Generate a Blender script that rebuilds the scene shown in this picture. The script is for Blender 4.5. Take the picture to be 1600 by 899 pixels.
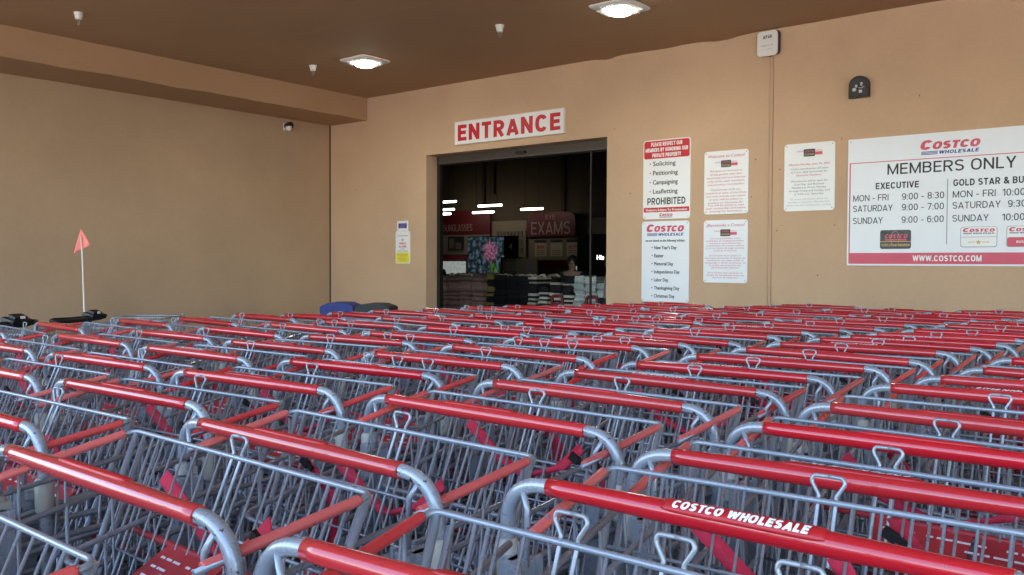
import bpy, bmesh, math, random
from mathutils import Vector, Matrix
PI = math.pi
random.seed(11)
for o in list(bpy.data.objects): bpy.data.objects.remove(o, do_unlink=True)
S = bpy.context.scene
COL = S.collection

# ---------------------------------------------------------------- camera
R_ = Vector((0.78296, 0.62206, 0.004265)); U_ = Vector((-0.020832, 0.019366, 0.999595)); F_ = Vector((-0.621723, 0.782732, -0.028122))
cd = bpy.data.cameras.new('camera'); cam = bpy.data.objects.new('camera', cd); COL.objects.link(cam)
M3 = Matrix((R_, U_, -F_)).transposed()
cam.matrix_world = Matrix.Translation((0, 0, 1.30)) @ M3.to_4x4()
cd.sensor_width = 36; cd.lens = 30.34; cd.clip_start = 0.02; cd.clip_end = 600
S.camera = cam
# ---------------------------------------------------------------- light
SUN_EL, SUN_AZ = math.radians(62), math.radians(112)      # azimuth measured from +X
w = bpy.data.worlds.new('World'); S.world = w; w.use_nodes = True
nt = w.node_tree; bg = nt.nodes['Background']
sky = nt.nodes.new('ShaderNodeTexSky'); sky.sky_type = 'NISHITA'; sky.sun_disc = False
sky.sun_elevation = SUN_EL; sky.sun_rotation = PI/2 - SUN_AZ; sky.air_density = 1.1; sky.dust_density = 1.5
nt.links.new(sky.outputs[0], bg.inputs[0]); bg.inputs[1].default_value = 0.15
sl = bpy.data.lights.new('sun', 'SUN'); sl.energy = 4.0; sl.angle = math.radians(0.53); sl.color = (1.0, .95, .88)
so = bpy.data.objects.new('sun', sl); COL.objects.link(so)
sd = Vector((math.cos(SUN_EL)*math.cos(SUN_AZ), math.cos(SUN_EL)*math.sin(SUN_AZ), math.sin(SUN_EL)))
so.rotation_euler = sd.to_track_quat('Z', 'Y').to_euler()
S.view_settings.view_transform = 'Standard'; S.view_settings.look = 'None'
S.view_settings.exposure = 3.15; S.view_settings.gamma = 1.0
S.render.engine = 'CYCLES'; S.cycles.max_bounces = 8; S.cycles.diffuse_bounces = 5; S.cycles.glossy_bounces = 3

# ---------------------------------------------------------------- materials
def mat(name, base, rough=.6, metal=0., spec=.5, bump=0., bscale=60., var=0., vscale=3., var2=0., v2scale=40., objvar=0., coat=0., emit=None, estr=0., chips=0., chipcol=(.05, .03, .02), chipscale=60, huevar=0., rv=1.):
    m = bpy.data.materials.new(name); m.use_nodes = True; t = m.node_tree; N = t.nodes; L = t.links
    b = N['Principled BSDF']
    b.inputs['Roughness'].default_value = rough; b.inputs['Metallic'].default_value = metal
    b.inputs['Specular IOR Level'].default_value = spec; b.inputs['Coat Weight'].default_value = coat
    b.inputs['Base Color'].default_value = (*base, 1)
    tc = N.new('ShaderNodeTexCoord'); col = None
    def rgb(c): n = N.new('ShaderNodeRGB'); n.outputs[0].default_value = (*c, 1); return n.outputs[0]
    col = rgb(base)
    def scale_val(col, fac_sock):
        h = N.new('ShaderNodeHueSaturation'); L.new(col, h.inputs['Color']); L.new(fac_sock, h.inputs['Value']); return h.outputs[0]
    def noise(sc, det=4., rough_=.55, off=0):
        n = N.new('ShaderNodeTexNoise'); n.inputs['Scale'].default_value = sc; n.inputs['Detail'].default_value = det; n.inputs['Roughness'].default_value = rough_
        if off:
            mp = N.new('ShaderNodeMapping'); mp.inputs['Location'].default_value = (off, off*.7, 3*off); L.new(tc.outputs['Object'], mp.inputs[0]); L.new(mp.outputs[0], n.inputs['Vector'])
        else: L.new(tc.outputs['Object'], n.inputs['Vector'])
        return n.outputs[0]
    def rng(s, a, b_, lo=.3, hi=.7):
        r = N.new('ShaderNodeMapRange'); L.new(s, r.inputs[0]); r.inputs[1].default_value = lo; r.inputs[2].default_value = hi
        r.inputs[3].default_value = a; r.inputs[4].default_value = b_; return r.outputs[0]
    if var: col = scale_val(col, rng(noise(vscale), 1-var, 1+var))
    if var2: col = scale_val(col, rng(noise(v2scale, 3, off=5), 1-var2, 1+var2))
    if objvar or huevar:
        oi = N.new('ShaderNodeObjectInfo')
        if objvar: col = scale_val(col, rng(oi.outputs['Random'], 1-objvar, 1+objvar, 0, 1))
        if huevar:
            h = N.new('ShaderNodeHueSaturation'); L.new(col, h.inputs['Color'])
            mm = N.new('ShaderNodeMath'); mm.operation = 'MULTIPLY'; mm.inputs[1].default_value = 7.31; L.new(oi.outputs['Random'], mm.inputs[0])
            fr = N.new('ShaderNodeMath'); fr.operation = 'FRACT'; L.new(mm.outputs[0], fr.inputs[0])
            L.new(rng(fr.outputs[0], 1-huevar*3, 1.0, 0, 1), h.inputs['Saturation']); L.new(rng(fr.outputs[0], .5+huevar*.12, .5-huevar*.03, 0, 1), h.inputs['Hue']); col = h.outputs[0]
    if chips:
        mx = N.new('ShaderNodeMix'); mx.data_type = 'RGBA'
        L.new(rng(noise(chipscale, 5, .65, 9), 0, 1, .72-chips*.1, .74-chips*.1), mx.inputs[0]); L.new(col, mx.inputs[6]); mx.inputs[7].default_value = (*chipcol, 1); col = mx.outputs[2]
    L.new(col, b.inputs['Base Color'])
    if rough < .95: L.new(rng(noise(30*rv, 3, off=2), max(rough-.08*rv, .02), min(rough+.1*rv, 1)), b.inputs['Roughness'])
    if bump:
        bp = N.new('ShaderNodeBump'); bp.inputs['Strength'].default_value = bump; bp.inputs['Distance'].default_value = .01
        L.new(noise(bscale, 6, .6), bp.inputs['Height']); L.new(bp.outputs[0], b.inputs['Normal'])
    if emit:
        b.inputs['Emission Color'].default_value = (*emit, 1); b.inputs['Emission Strength'].default_value = estr
    return m

M = {}
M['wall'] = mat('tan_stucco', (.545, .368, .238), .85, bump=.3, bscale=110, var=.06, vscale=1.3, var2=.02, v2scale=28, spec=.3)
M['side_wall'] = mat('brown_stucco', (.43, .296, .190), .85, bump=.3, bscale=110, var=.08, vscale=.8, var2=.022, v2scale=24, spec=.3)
M['ceil'] = mat('brown_ceiling_paint', (.42, .255, .142), .8, bump=.25, bscale=50, var=.06, vscale=.8, spec=.3)
M['joint'] = mat('joint_dark', (.06, .035, .02), .8)
M['conduit'] = mat('tan_paint', (.49, .32, .20), .5, var=.05)
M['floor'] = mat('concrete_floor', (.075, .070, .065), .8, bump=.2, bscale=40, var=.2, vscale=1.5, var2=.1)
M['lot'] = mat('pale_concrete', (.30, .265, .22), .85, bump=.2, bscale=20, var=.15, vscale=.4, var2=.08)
M['wire'] = mat('grey_wire_paint', (.26, .288, .322), .32, metal=.30, var=.08, vscale=14, objvar=.13, coat=.45, chips=.12, chipscale=45, chipcol=(.16, .13, .11))
M['tube'] = mat('grey_tube_paint', (.28, .305, .34), .28, metal=.25, var=.07, vscale=10, objvar=.14, coat=.45, chips=.8, chipscale=26)
M['red'] = mat('red_handle_plastic', (.46, .008, .016), .20, var=.03, vscale=5, objvar=.16, coat=.6, huevar=.02, rv=.3, chips=.35, chipscale=70, chipcol=(.30, .05, .05))
M['pad'] = mat('red_pad_plastic', (.42, .012, .016), .4, var=.08, vscale=30, objvar=.15)
M['sleeve'] = mat('faded_red_sleeve', (.66, .035, .035), .30, var=.06, vscale=8, objvar=.2, huevar=.06, coat=.1)
M['seat'] = mat('worn_red_seat', (.34, .024, .03), .5, var=.25, vscale=12, objvar=.25, bump=.1)
M['belt'] = mat('red_webbing', (.55, .020, .055), .75, var=.12, vscale=40, objvar=.2, bump=.3, bscale=400)
M['cream'] = mat('cream_plastic', (.40, .385, .33), .5, var=.12, vscale=20, objvar=.1)
M['black'] = mat('black_plastic', (.004, .004, .005), .42)
M['lower'] = mat('shade_dark_lower_frame', (.10, .105, .11), .5, var=.2, vscale=20, objvar=.2)  # shade beneath the nested carts is painted into this dark frame colour
M['rubber'] = mat('grey_rubber', (.06, .06, .065), .7)
M['white_ink'] = mat('white_ink', (.82, .82, .82), .5)
M['worn_ink'] = mat('worn_white_ink', (.72, .68, .68), .6, chips=1.0, chipscale=260, chipcol=(.5, .08, .08))
M['white'] = mat('white_sign_face', (.80, .80, .80), .38, var=.02, vscale=5, coat=.1)
M['offwhite'] = mat('white_sign_face_cool', (.76, .79, .84), .38, var=.02, vscale=5, coat=.1)
M['sign_red'] = mat('sign_red', (.55, .012, .02), .45)
M['sign_rose'] = mat('faded_sign_red', (.62, .075, .13), .45, var=.06, vscale=6)
M['ink_black'] = mat('black_ink', (.015, .015, .018), .5)
M['ink_grey'] = mat('grey_ink', (.22, .22, .26), .5)
M['ink_rose'] = mat('faded_red_ink', (.60, .10, .15), .5)
M['ink_blue'] = mat('blue_ink', (.02, .04, .28), .5)
M['yellow'] = mat('yellow_sign', (.80, .68, .01), .45)
M['gold'] = mat('gold_ink', (.55, .38, .12), .4)
M['card_black'] = mat('card_black', (.03, .03, .035), .4)
M['bluebin'] = mat('blue_bin_plastic', (.006, .022, .19), .55, var=.08, bump=.05)
M['greybin'] = mat('dark_bin_plastic', (.018, .024, .028), .6, var=.08, bump=.05)
M['white_plastic'] = mat('white_plastic', (.72, .70, .67), .4)
M['bronze'] = mat('dark_bronze_metal', (.020, .017, .015), .4, metal=.3)
M['header'] = mat('door_header_metal', (.085, .07, .058), .45, metal=.3)
M['flag'] = mat('orange_flag_cloth', (.88, .24, .19), .7, bump=.1, bscale=80)
M['pole'] = mat('white_fibreglass', (.70, .68, .62), .4)
M['darkgrey'] = mat('dark_grey_plastic', (.02, .02, .022), .5)
M['vinyl'] = mat('black_vinyl', (.02, .02, .022), .5, bump=.1)
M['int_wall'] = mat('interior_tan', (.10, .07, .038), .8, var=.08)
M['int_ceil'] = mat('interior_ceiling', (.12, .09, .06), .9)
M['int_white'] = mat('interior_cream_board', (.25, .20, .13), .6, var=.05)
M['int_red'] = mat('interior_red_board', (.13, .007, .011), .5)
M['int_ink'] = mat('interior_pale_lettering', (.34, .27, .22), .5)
M['int_floor'] = mat('polished_floor', (.22, .20, .18), .3)
M['steel'] = mat('galvanised_steel', (.35, .34, .32), .4, metal=.6)
M['lamp'] = mat('lamp_lens', (.9, .9, .9), .3, emit=(.95, 1.0, .93), estr=4.0)
M['tubelamp'] = mat('tube_lamp', (.9, .9, .9), .3, emit=(1.0, .93, .80), estr=1.2)
M['tv_text'] = mat('lit_tv_letters', (.8, .8, .8), .4, emit=(.9, .95, .85), estr=.3)
M['caselit'] = mat('lit_display_case', (.6, .6, .6), .4, emit=(.75, .85, .8), estr=.035, var=.35, vscale=8)
M['skin'] = mat('skin', (.42, .25, .17), .5)
M['hair'] = mat('dark_hair', (.02, .014, .01), .5)
M['greyshirt'] = mat('grey_shirt', (.30, .31, .33), .8)
M['darkshirt'] = mat('dark_shirt', (.03, .03, .035), .8)
M['jeans'] = mat('dark_trousers', (.03, .035, .05), .8)
M['table'] = mat('plywood_table', (.25, .17, .10), .7)

def cloth(name, cols, scale=(1, 1, 1)):
    """garment fabric: each folded piece (a mesh island) takes its own colour from a list"""
    m = bpy.data.materials.new(name); m.use_nodes = True; N = m.node_tree.nodes; L = m.node_tree.links; b = N['Principled BSDF']; b.inputs['Roughness'].default_value = .85
    g = N.new('ShaderNodeNewGeometry'); r = N.new('ShaderNodeValToRGB'); r.color_ramp.interpolation = 'CONSTANT'
    e = r.color_ramp.elements
    while len(e) < len(cols): e.new(.5)
    for i, c in enumerate(cols): e[i].position = i/len(cols); e[i].color = (*c, 1)
    L.new(g.outputs['Random Per Island'], r.inputs[0])
    n = N.new('ShaderNodeTexNoise'); n.inputs['Scale'].default_value = 14; tc = N.new('ShaderNodeTexCoord'); L.new(tc.outputs['Object'], n.inputs['Vector'])
    mr = N.new('ShaderNodeMapRange'); L.new(n.outputs[0], mr.inputs[0]); mr.inputs[3].default_value = .6; mr.inputs[4].default_value = 1.35
    h = N.new('ShaderNodeHueSaturation'); L.new(r.outputs[0], h.inputs['Color']); L.new(mr.outputs[0], h.inputs['Value']); L.new(h.outputs[0], b.inputs['Base Color'])
    return m
M['c_pink'] = cloth('dusty_pink_garments', [(.70, .44, .38), (.42, .24, .23), (.78, .55, .47), (.30, .18, .18), (.60, .42, .40)])
M['c_black'] = cloth('black_garments', [(.012, .012, .014), (.02, .02, .024), (.01, .01, .014), (.03, .02, .03)])
M['c_yellow'] = cloth('black_and_yellow_garments', [(.02, .02, .02), (.45, .36, .10), (.02, .02, .02), (.5, .40, .12)])
M['c_bw'] = cloth('black_and_white_garments', [(.02, .02, .02), (.80, .74, .66), (.02, .02, .022), (.55, .50, .46), (.015, .015, .015)])
M['c_grey'] = cloth('pale_grey_garments', [(.50, .56, .56), (.70, .74, .72), (.34, .39, .40), (.58, .62, .60)])
M['c_tan'] = cloth('pale_loose_garments', [(.80, .66, .52), (.55, .42, .36), (.35, .27, .25)])
def picture(name):
    m = bpy.data.materials.new(name); m.use_nodes = True; N = m.node_tree.nodes; L = m.node_tree.links; b = N['Principled BSDF']
    tc = N.new('ShaderNodeTexCoord')
    def nz(s, o, d=5):
        mp = N.new('ShaderNodeMapping'); mp.inputs['Location'].default_value = (o, o, o); L.new(tc.outputs['Object'], mp.inputs[0])
        n = N.new('ShaderNodeTexNoise'); n.inputs['Scale'].default_value = s; n.inputs['Detail'].default_value = d; L.new(mp.outputs[0], n.inputs['Vector']); return n.outputs[0]
    def ramp(s, stops):
        r = N.new('ShaderNodeValToRGB'); e = r.color_ramp.elements
        while len(e) < len(stops): e.new(.5)
        for i, (p, c) in enumerate(stops): e[i].position = p; e[i].color = (*c, 1)
        L.new(s, r.inputs[0]); return r.outputs[0]
    def mix(f, a, c):
        x = N.new('ShaderNodeMix'); x.data_type = 'RGBA'; L.new(f, x.inputs[0]); L.new(a, x.inputs[6]); L.new(c, x.inputs[7]); return x.outputs[2]
    def blob(cx, cz, r0):
        mp = N.new('ShaderNodeMapping'); mp.inputs['Location'].default_value = (-cx, 0, -cz); L.new(tc.outputs['Object'], mp.inputs[0])
        v = N.new('ShaderNodeVectorMath'); v.operation = 'LENGTH'; L.new(mp.outputs[0], v.inputs[0])
        a = N.new('ShaderNodeMath'); a.operation = 'MULTIPLY_ADD'; L.new(nz(9, 3), a.inputs[0]); a.inputs[1].default_value = .35; L.new(v.outputs['Value'], a.inputs[2])
        return ramp(a.outputs[0], [(r0+.10, (1, 1, 1)), (r0+.22, (0, 0, 0))])
    base = ramp(nz(11, 0), [(.40, (.01, .015, .02)), (.50, (.03, .05, .05)), (.60, (.10, .16, .24)), (.72, (.20, .28, .38))])
    green = ramp(nz(16, 7), [(.4, (.01, .04, .01)), (.6, (.12, .28, .05))])
    pink = ramp(nz(22, 2), [(.38, (.08, .02, .05)), (.5, (.38, .12, .24)), (.65, (.60, .32, .42))])
    c = mix(blob(.22, -.28, .12), base, green); c = mix(blob(.12, .08, .20), c, pink)
    L.new(c, b.inputs['Base Color']); L.new(c, b.inputs['Emission Color']); b.inputs['Emission Strength'].default_value = .05; b.inputs['Roughness'].default_value = .3
    return m
M['flower'] = picture('television_picture')

# ---------------------------------------------------------------- mesh building
class MB:
    def __init__(s): s.v = []; s.f = []; s.sm = []
    def box(s, cx, cy, cz, sx, sy, sz, rot=None):
        n = len(s.v)
        for dx in (-.5, .5):
            for dy in (-.5, .5):
                for dz in (-.5, .5):
                    p = Vector((dx*sx, dy*sy, dz*sz))
                    if rot: p = rot @ p
                    s.v.append((cx+p.x, cy+p.y, cz+p.z))
        for q in ((0, 1, 3, 2), (4, 6, 7, 5), (0, 4, 5, 1), (2, 3, 7, 6), (0, 2, 6, 4), (1, 5, 7, 3)): s.f.append([n+i for i in q]); s.sm.append(False)
        return s
    def ext(s, x0, x1, y0, y1, z0, z1): return s.box((x0+x1)/2, (y0+y1)/2, (z0+z1)/2, x1-x0, y1-y0, z1-z0)
    def tube(s, pts, r, n=6, closed=False, caps=True):
        pts = [Vector(p) for p in pts]; m = len(pts); base = len(s.v)
        rr = r if isinstance(r, (list, tuple)) else [r]*m
        up = None
        for i in range(m):
            a = pts[(i-1) % m] if (closed or i > 0) else pts[i]; b = pts[(i+1) % m] if (closed or i < m-1) else pts[i]
            t = (b-a).normalized()
            if up is None:
                up = Vector((0, 0, 1)) if abs(t.z) < .9 else Vector((0, 1, 0))
            u = (up - t*up.dot(t)).normalized(); up = u; v = t.cross(u)
            for k in range(n):
                an = 2*PI*k/n; q = pts[i] + (u*math.cos(an)+v*math.sin(an))*rr[i]; s.v.append(tuple(q))
        for i in range(m if closed else m-1):
            j = (i+1) % m
            for k in range(n):
                k2 = (k+1) % n; s.f.append([base+i*n+k, base+i*n+k2, base+j*n+k2, base+j*n+k]); s.sm.append(True)
        if caps and not closed:
            s.f.append([base+k for k in range(n)][::-1]); s.f.append([base+(m-1)*n+k for k in range(n)]); s.sm += [False, False]
        return s
    def cyl(s, cx, cy, cz, r, h, n=16, axis='Z', r2=None):
        d = {'X': Vector((1, 0, 0)), 'Y': Vector((0, 1, 0)), 'Z': Vector((0, 0, 1))}[axis]; c = Vector((cx, cy, cz))
        return s.tube([c-d*h/2, c+d*h/2], [r, r if r2 is None else r2], n)
    def lathe(s, cx, cy, cz, prof, n=16):
        return s.tube([(cx, cy, cz+z) for r, z in prof], [max(r, 1e-4) for r, z in prof], n)
    def strip(s, pts, wvecs, th=.0012):
        """ribbon: centreline pts with half width vectors"""
        n = len(s.v); P = [Vector(p) for p in pts]; m = len(P)
        for i in range(m):
            t = (P[min(i+1, m-1)]-P[max(i-1, 0)]).normalized(); w = Vector(wvecs[i]); nn = t.cross(w).normalized()*th
            for q in (P[i]-w-nn, P[i]+w-nn, P[i]+w+nn, P[i]-w+nn): s.v.append(tuple(q))
        for i in range(m-1):
            for k in range(4): a = n+i*4+k; b = n+i*4+(k+1) % 4; s.f.append([a, b, b+4, a+4]); s.sm.append(k in (0, 2))
        s.f.append([n, n+1, n+2, n+3][::-1]); s.f.append([n+(m-1)*4+k for k in range(4)]); s.sm += [False, False]
        return s
    def plate(s, cx, cz, w, h, r, y0, y1, seg=6):
        """rounded rectangle in XZ between y0 (front) and y1 (back)"""
        out = []
        for (sx, sz, a0) in ((1, 1, 0), (-1, 1, 90), (-1, -1, 180), (1, -1, 270)):
            for k in range(seg+1):
                a = math.radians(a0+90*k/seg); out.append((cx+sx*(w/2-r)+r*math.cos(a), cz+sz*(h/2-r)+r*math.sin(a)))
        return s.poly(out, y0, y1)
    def poly(s, out, y0, y1):
        n = len(s.v); m = len(out)
        for y in (y0, y1):
            for (x, z) in out: s.v.append((x, y, z))
        s.f.append([n+k for k in range(m)]); s.f.append([n+m+k for k in range(m)][::-1]); s.sm += [False, False]
        for k in range(m): k2 = (k+1) % m; s.f.append([n+k2, n+k, n+m+k, n+m+k2]); s.sm.append(False)
        return s
    def mesh(s, name, m):
        me = bpy.data.meshes.new(name); me.from_pydata(s.v, [], s.f); me.polygons.foreach_set('use_smooth', s.sm); me.materials.append(m); me.update()
        bm = bmesh.new(); bm.from_mesh(me); bmesh.ops.recalc_face_normals(bm, faces=bm.faces); bm.to_mesh(me); bm.free()
        return me
    def build(s, name, m, parent=None, loc=None):
        return link(name, s.mesh(name, m), parent, loc)
def link(name, me, parent=None, loc=None):
    o = bpy.data.objects.new(name, me); COL.objects.link(o)
    if parent: o.parent = parent
    if loc: o.location = loc
    return o
def fillet(pts, rad, seg=6):
    P = [Vector(p) for p in pts]; out = [P[0]]
    for i in range(1, len(P)-1):
        r = rad[i-1] if isinstance(rad, (list, tuple)) else rad
        a = (P[i-1]-P[i]).normalized(); b = (P[i+1]-P[i]).normalized(); ang = a.angle(b); d = r/math.tan(ang/2)
        d = min(d, (P[i-1]-P[i]).length*.49, (P[i+1]-P[i]).length*.49)
        p0 = P[i]+a*d; p1 = P[i]+b*d
        for k in range(seg+1):
            t = k/seg; out.append(p0*(1-t)**2 + P[i]*2*t*(1-t) + p1*t*t)
    out.append(P[-1]); return out
def tag(o, label=None, cat=None, group=None, kind=None):
    if label: o['label'] = label
    if cat: o['category'] = cat
    if group: o['group'] = group
    if kind: o['kind'] = kind
    return o
def thing(name, loc, label, cat, group=None, rz=0):
    o = bpy.data.objects.new(name, None); COL.objects.link(o); o.location = loc; o.rotation_euler = (0, 0, rz); o.empty_display_size = .1
    return tag(o, label, cat, group)
def struct(name, mb, m): return tag(mb.build(name, m), kind='structure')

# text -> triangles, fitted
_tc = {}
def text_geo(s, bold=0., space=1.):
    key = (s, bold, space)
    if key in _tc: return _tc[key]
    c = bpy.data.curves.new('t', 'FONT'); c.body = s; c.fill_mode = 'FRONT'; c.resolution_u = 2; c.space_character = space
    o = bpy.data.objects.new('t', c); COL.objects.link(o)
    dg = bpy.context.evaluated_depsgraph_get(); me = o.evaluated_get(dg).to_mesh()
    V = [(v.co.x, v.co.y) for v in me.vertices]; Fc = [tuple(p.vertices) for p in me.polygons]
    o.evaluated_get(dg).to_mesh_clear(); bpy.data.objects.remove(o); bpy.data.curves.remove(c)
    x0 = min(v[0] for v in V); x1 = max(v[0] for v in V); _tc[key] = (V, Fc, x0, x1); return _tc[key]
CAP = .715
def add_text(mb, s, x, z, h, y, width=None, maxw=None, bold=0., shear=0., align='C', fn=None, space=1.):
    """baseline z, cap height h; width fits exactly; y is the plane"""
    V, Fc, x0, x1 = text_geo(s, 0, space); sc = h/CAP; d = bold*h*.95; sx = sc
    w = (x1-x0)*sc
    if width: sx = sc*max(width-2*d, .2*width)/w
    elif maxw and w > maxw: sx = sc*maxw/w
    w = (x1-x0)*sx; ox = {'C': x-w/2, 'L': x+d, 'R': x-w-d}[align]
    # heavier strokes: a few copies shifted by less than a stroke, each a hair in front of the last
    sh = [(0, 0)] if bold < .004 else ([(-d, 0), (d, 0)] if bold < .02 else [(-d, -d*.6), (d, -d*.6), (-d, d*.6), (d, d*.6), (0, 0)])
    for q, (ax, az) in enumerate(sh):
        n = len(mb.v)
        for vx, vy in V:
            px = ox+(vx-x0)*sx + shear*(vy*sc-h/2)+ax; pz = z+vy*sc+az
            mb.v.append(fn(px, pz, q*.00006) if fn else (px, y-q*.00012, pz))
        for f in Fc: mb.f.append([n+i for i in f]); mb.sm.append(False)
    return w

# a drawn grotesque for capitals and figures: centre lines in a box W wide and 1 high, stroked with thickness t
def arc(cx, cy, rx, ry, a0, a1, n=10):
    return [(cx+rx*math.cos(math.radians(a0+(a1-a0)*k/n)), cy+ry*math.sin(math.radians(a0+(a1-a0)*k/n))) for k in range(n+1)]
GW = {'A': .74, 'B': .68, 'C': .72, 'D': .70, 'E': .60, 'F': .56, 'G': .74, 'H': .70, 'I': .0, 'J': .52, 'K': .70, 'L': .55, 'M': .86, 'N': .72, 'O': .76, 'P': .66, 'Q': .76, 'R': .69, 'S': .66, 'T': .62, 'U': .70, 'V': .70, 'W': 1.0, 'X': .70, 'Y': .68, 'Z': .64,
      '0': .58, '1': .34, '2': .58, '3': .58, '4': .60, '5': .58, '6': .58, '7': .56, '8': .58, '9': .58, '-': .34, ':': .0, '.': .0, '&': .74, '$': .58, ' ': .30}
def glyph(ch, t):
    W = max(GW[ch], t); l, r, b, T_ = t/2, W-t/2, t/2, 1-t/2; cx = W/2; H = .5
    def rr(x0, x1, y0, y1): return arc(x1-(x1-x0)/2, y1-(y1-y0)*.5, (x1-x0)/2, (y1-y0)*.5, 90, 450, 28)[:-1]
    def oo(x0, x1, y0, y1):
        # superellipse ring
        o = []
        for k in range(32):
            a = 2*PI*k/32; c, s_ = math.cos(a), math.sin(a); o.append(((x0+x1)/2+(x1-x0)/2*math.copysign(abs(c)**.82, c), (y0+y1)/2+(y1-y0)/2*math.copysign(abs(s_)**.82, s_)))
        return o
    q = min(.26, (r-l)*.5)
    G = {
     'A': ([[(l*.75, 0), (cx, 1-t*.25)], [(W-l*.75, 0), (cx, 1-t*.25)], [(W*.22, .26), (W*.78, .26)]], []),
     'B': ([[(l, 0), (l, 1)], [(l, T_), (r-.24, T_)]+arc(r-.24, (T_+.53)/2, .22, (T_-.53)/2, 90, -90)+[(l, .53)], [(l, .53), (r-.24, .53)]+arc(r-.24, (b+.53)/2, .24, (.53-b)/2, 90, -90)+[(l, b)]], []),
     'C': ([[p for p in oo(l, r, b, T_)[3:30]]], []),
     'D': ([[(l, 0), (l, 1)], [(l, T_), (r-.34, T_)]+arc(r-.34, H, .34, T_-H, 90, -90, 16)+[(l, b)]], []),
     'E': ([[(l, 0), (l, 1)], [(l, T_), (W, T_)], [(l, .51), (W-.04, .51)], [(l, b), (W, b)]], []),
     'F': ([[(l, 0), (l, 1)], [(l, T_), (W, T_)], [(l, .49), (W-.05, .49)]], []),
     'G': ([[p for p in oo(l, r, b, T_)[3:29]]+[(r, .26), (r, .46), (cx+.04, .46)]], []),
     'H': ([[(l, 0), (l, 1)], [(r, 0), (r, 1)], [(l, .51), (r, .51)]], []),
     'I': ([[(W/2, 0), (W/2, 1)]], []),
     'J': ([[(r, 1), (r, .24)]+arc(cx, .24, r-cx, .24-b, 0, -180)], []),
     'K': ([[(l, 0), (l, 1)], [(l, .36), (r, 1)], [(l+.12, .50), (r+.02, 0)]], []),
     'L': ([[(l, 0), (l, 1)], [(l, b), (W, b)]], []),
     'M': ([[(l, 0), (l, 1)], [(r, 0), (r, 1)], [(l, 1-t*.2), (cx, .08), (r, 1-t*.2)]], []),
     'N': ([[(l, 0), (l, 1)], [(r, 0), (r, 1)], [(l*1.1, 1-t*.3), (r-l*.1, t*.3)]], []),
     'O': ([], [oo(l, r, b, T_)]),
     'P': ([[(l, 0), (l, 1)], [(l, T_), (r-.24, T_)]+arc(r-.24, (T_+.42)/2, .24, (T_-.42)/2, 90, -90)+[(l, .42)]], []),
     'Q': ([[(cx+.08, .22), (W, 0)]], [oo(l, r, b, T_)]),
     'R': ([[(l, 0), (l, 1)], [(l, T_), (r-.24, T_)]+arc(r-.24, (T_+.46)/2, .24, (T_-.46)/2, 90, -90)+[(l, .46)], [(r-.26, .46), (r, 0)]], []),
     'S': ([arc(cx, .745, (r-l)/2, T_-.745, 25, 180, 9)+arc(cx, .735, (r-l)/2, .215, 180, 265, 5)+arc(cx, .275, (r-l)/2, .235, 85, 0, 5)+arc(cx, .27, (r-l)/2, .27-b, 0, -158, 9)], []),
     'T': ([[(cx, 0), (cx, T_)], [(0, T_), (W, T_)]], []),
     'U': ([[(l, 1), (l, .32)]+arc(cx, .32, (r-l)/2, .32-b, 180, 360, 14)+[(r, 1)]], []),
     'V': ([[(l*.75, 1), (cx, t*.25)], [(W-l*.75, 1), (cx, t*.25)]], []),
     'W': ([[(l*.75, 1), (W*.27, t*.3)], [(W*.27, t*.3), (cx, 1-t*.3)], [(cx, 1-t*.3), (W*.73, t*.3)], [(W*.73, t*.3), (W-l*.75, 1)]], []),
     'X': ([[(l*.8, 0), (W-l*.8, 1)], [(l*.8, 1), (W-l*.8, 0)]], []),
     'Y': ([[(l*.8, 1), (cx, .42)], [(W-l*.8, 1), (cx, .42)], [(cx, 0), (cx, .46)]], []),
     'Z': ([[(.02, T_), (r-.02, T_), (l+.02, b), (W, b)]], []),
     '0': ([], [oo(l, r, b, T_)]), '1': ([[(r, 0), (r, 1)], [(r, 1-t*.6), (0, .76)]], []),
     '2': ([arc(cx, .70, (r-l)/2, T_-.70, 165, 0, 9)+[(r-.03, .56), (l+.02, b), (W, b)]], []),
     '3': ([arc(cx, .735, (r-l)/2-.01, T_-.735, 160, -70, 12)+[(cx-.03, .52)], [(cx-.03, .52)]+arc(cx, .28, (r-l)/2, .28-b, 70, -160, 12)], []),
     '4': ([[(r-.08, 0), (r-.08, 1)], [(r-.08, 1-t*.4), (l, .27), (W, .27)]], []),
     '5': ([[(W-.04, T_), (l+.05, T_), (l+.02, .50)]+arc(cx, .32, (r-l)/2, .32-b, 130, -155, 14)], []),
     '6': ([arc(cx, .66, (r-l)/2, T_-.66, 30, 180, 8)+[(l, .34)]], [oo(l, r, b, .60)]),
     '7': ([[(0, T_), (r, T_), (cx-.10, 0)]], []),
     '8': ([], [oo(l+.02, r-.02, .52, T_), oo(l, r, b, .52)]),
     '9': ([arc(cx, .34, (r-l)/2, .34-b, -150, 0, 8)+[(r, .66)]], [oo(l, r, .40, T_)]),
     '-': ([[(0, .38), (W, .38)]], []), ':': ([[(W/2, 0), (W/2, t)], [(W/2, .55), (W/2, .55+t)]], []), '.': ([[(W/2, 0), (W/2, t)]], []),
     '&': ([[(W, .02), (l+.06, .72)]+arc(cx-.05, .78, .15, T_-.78, 180, 0, 8)+[(cx+.08, .68), (l, .30)]+arc(l+.20, .26, .20, .26-b, 180, 300, 7)+[(W-.02, .46)]], []),
     '$': ([arc(cx, .745, (r-l)/2, T_-.745, 25, 180, 9)+arc(cx, .735, (r-l)/2, .215, 180, 265, 5)+arc(cx, .275, (r-l)/2, .235, 85, 0, 5)+arc(cx, .27, (r-l)/2, .27-b, 0, -158, 9), [(cx, -.08), (cx, 1.08)]], []),
     ' ': ([], [])}
    return G[ch], W
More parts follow.
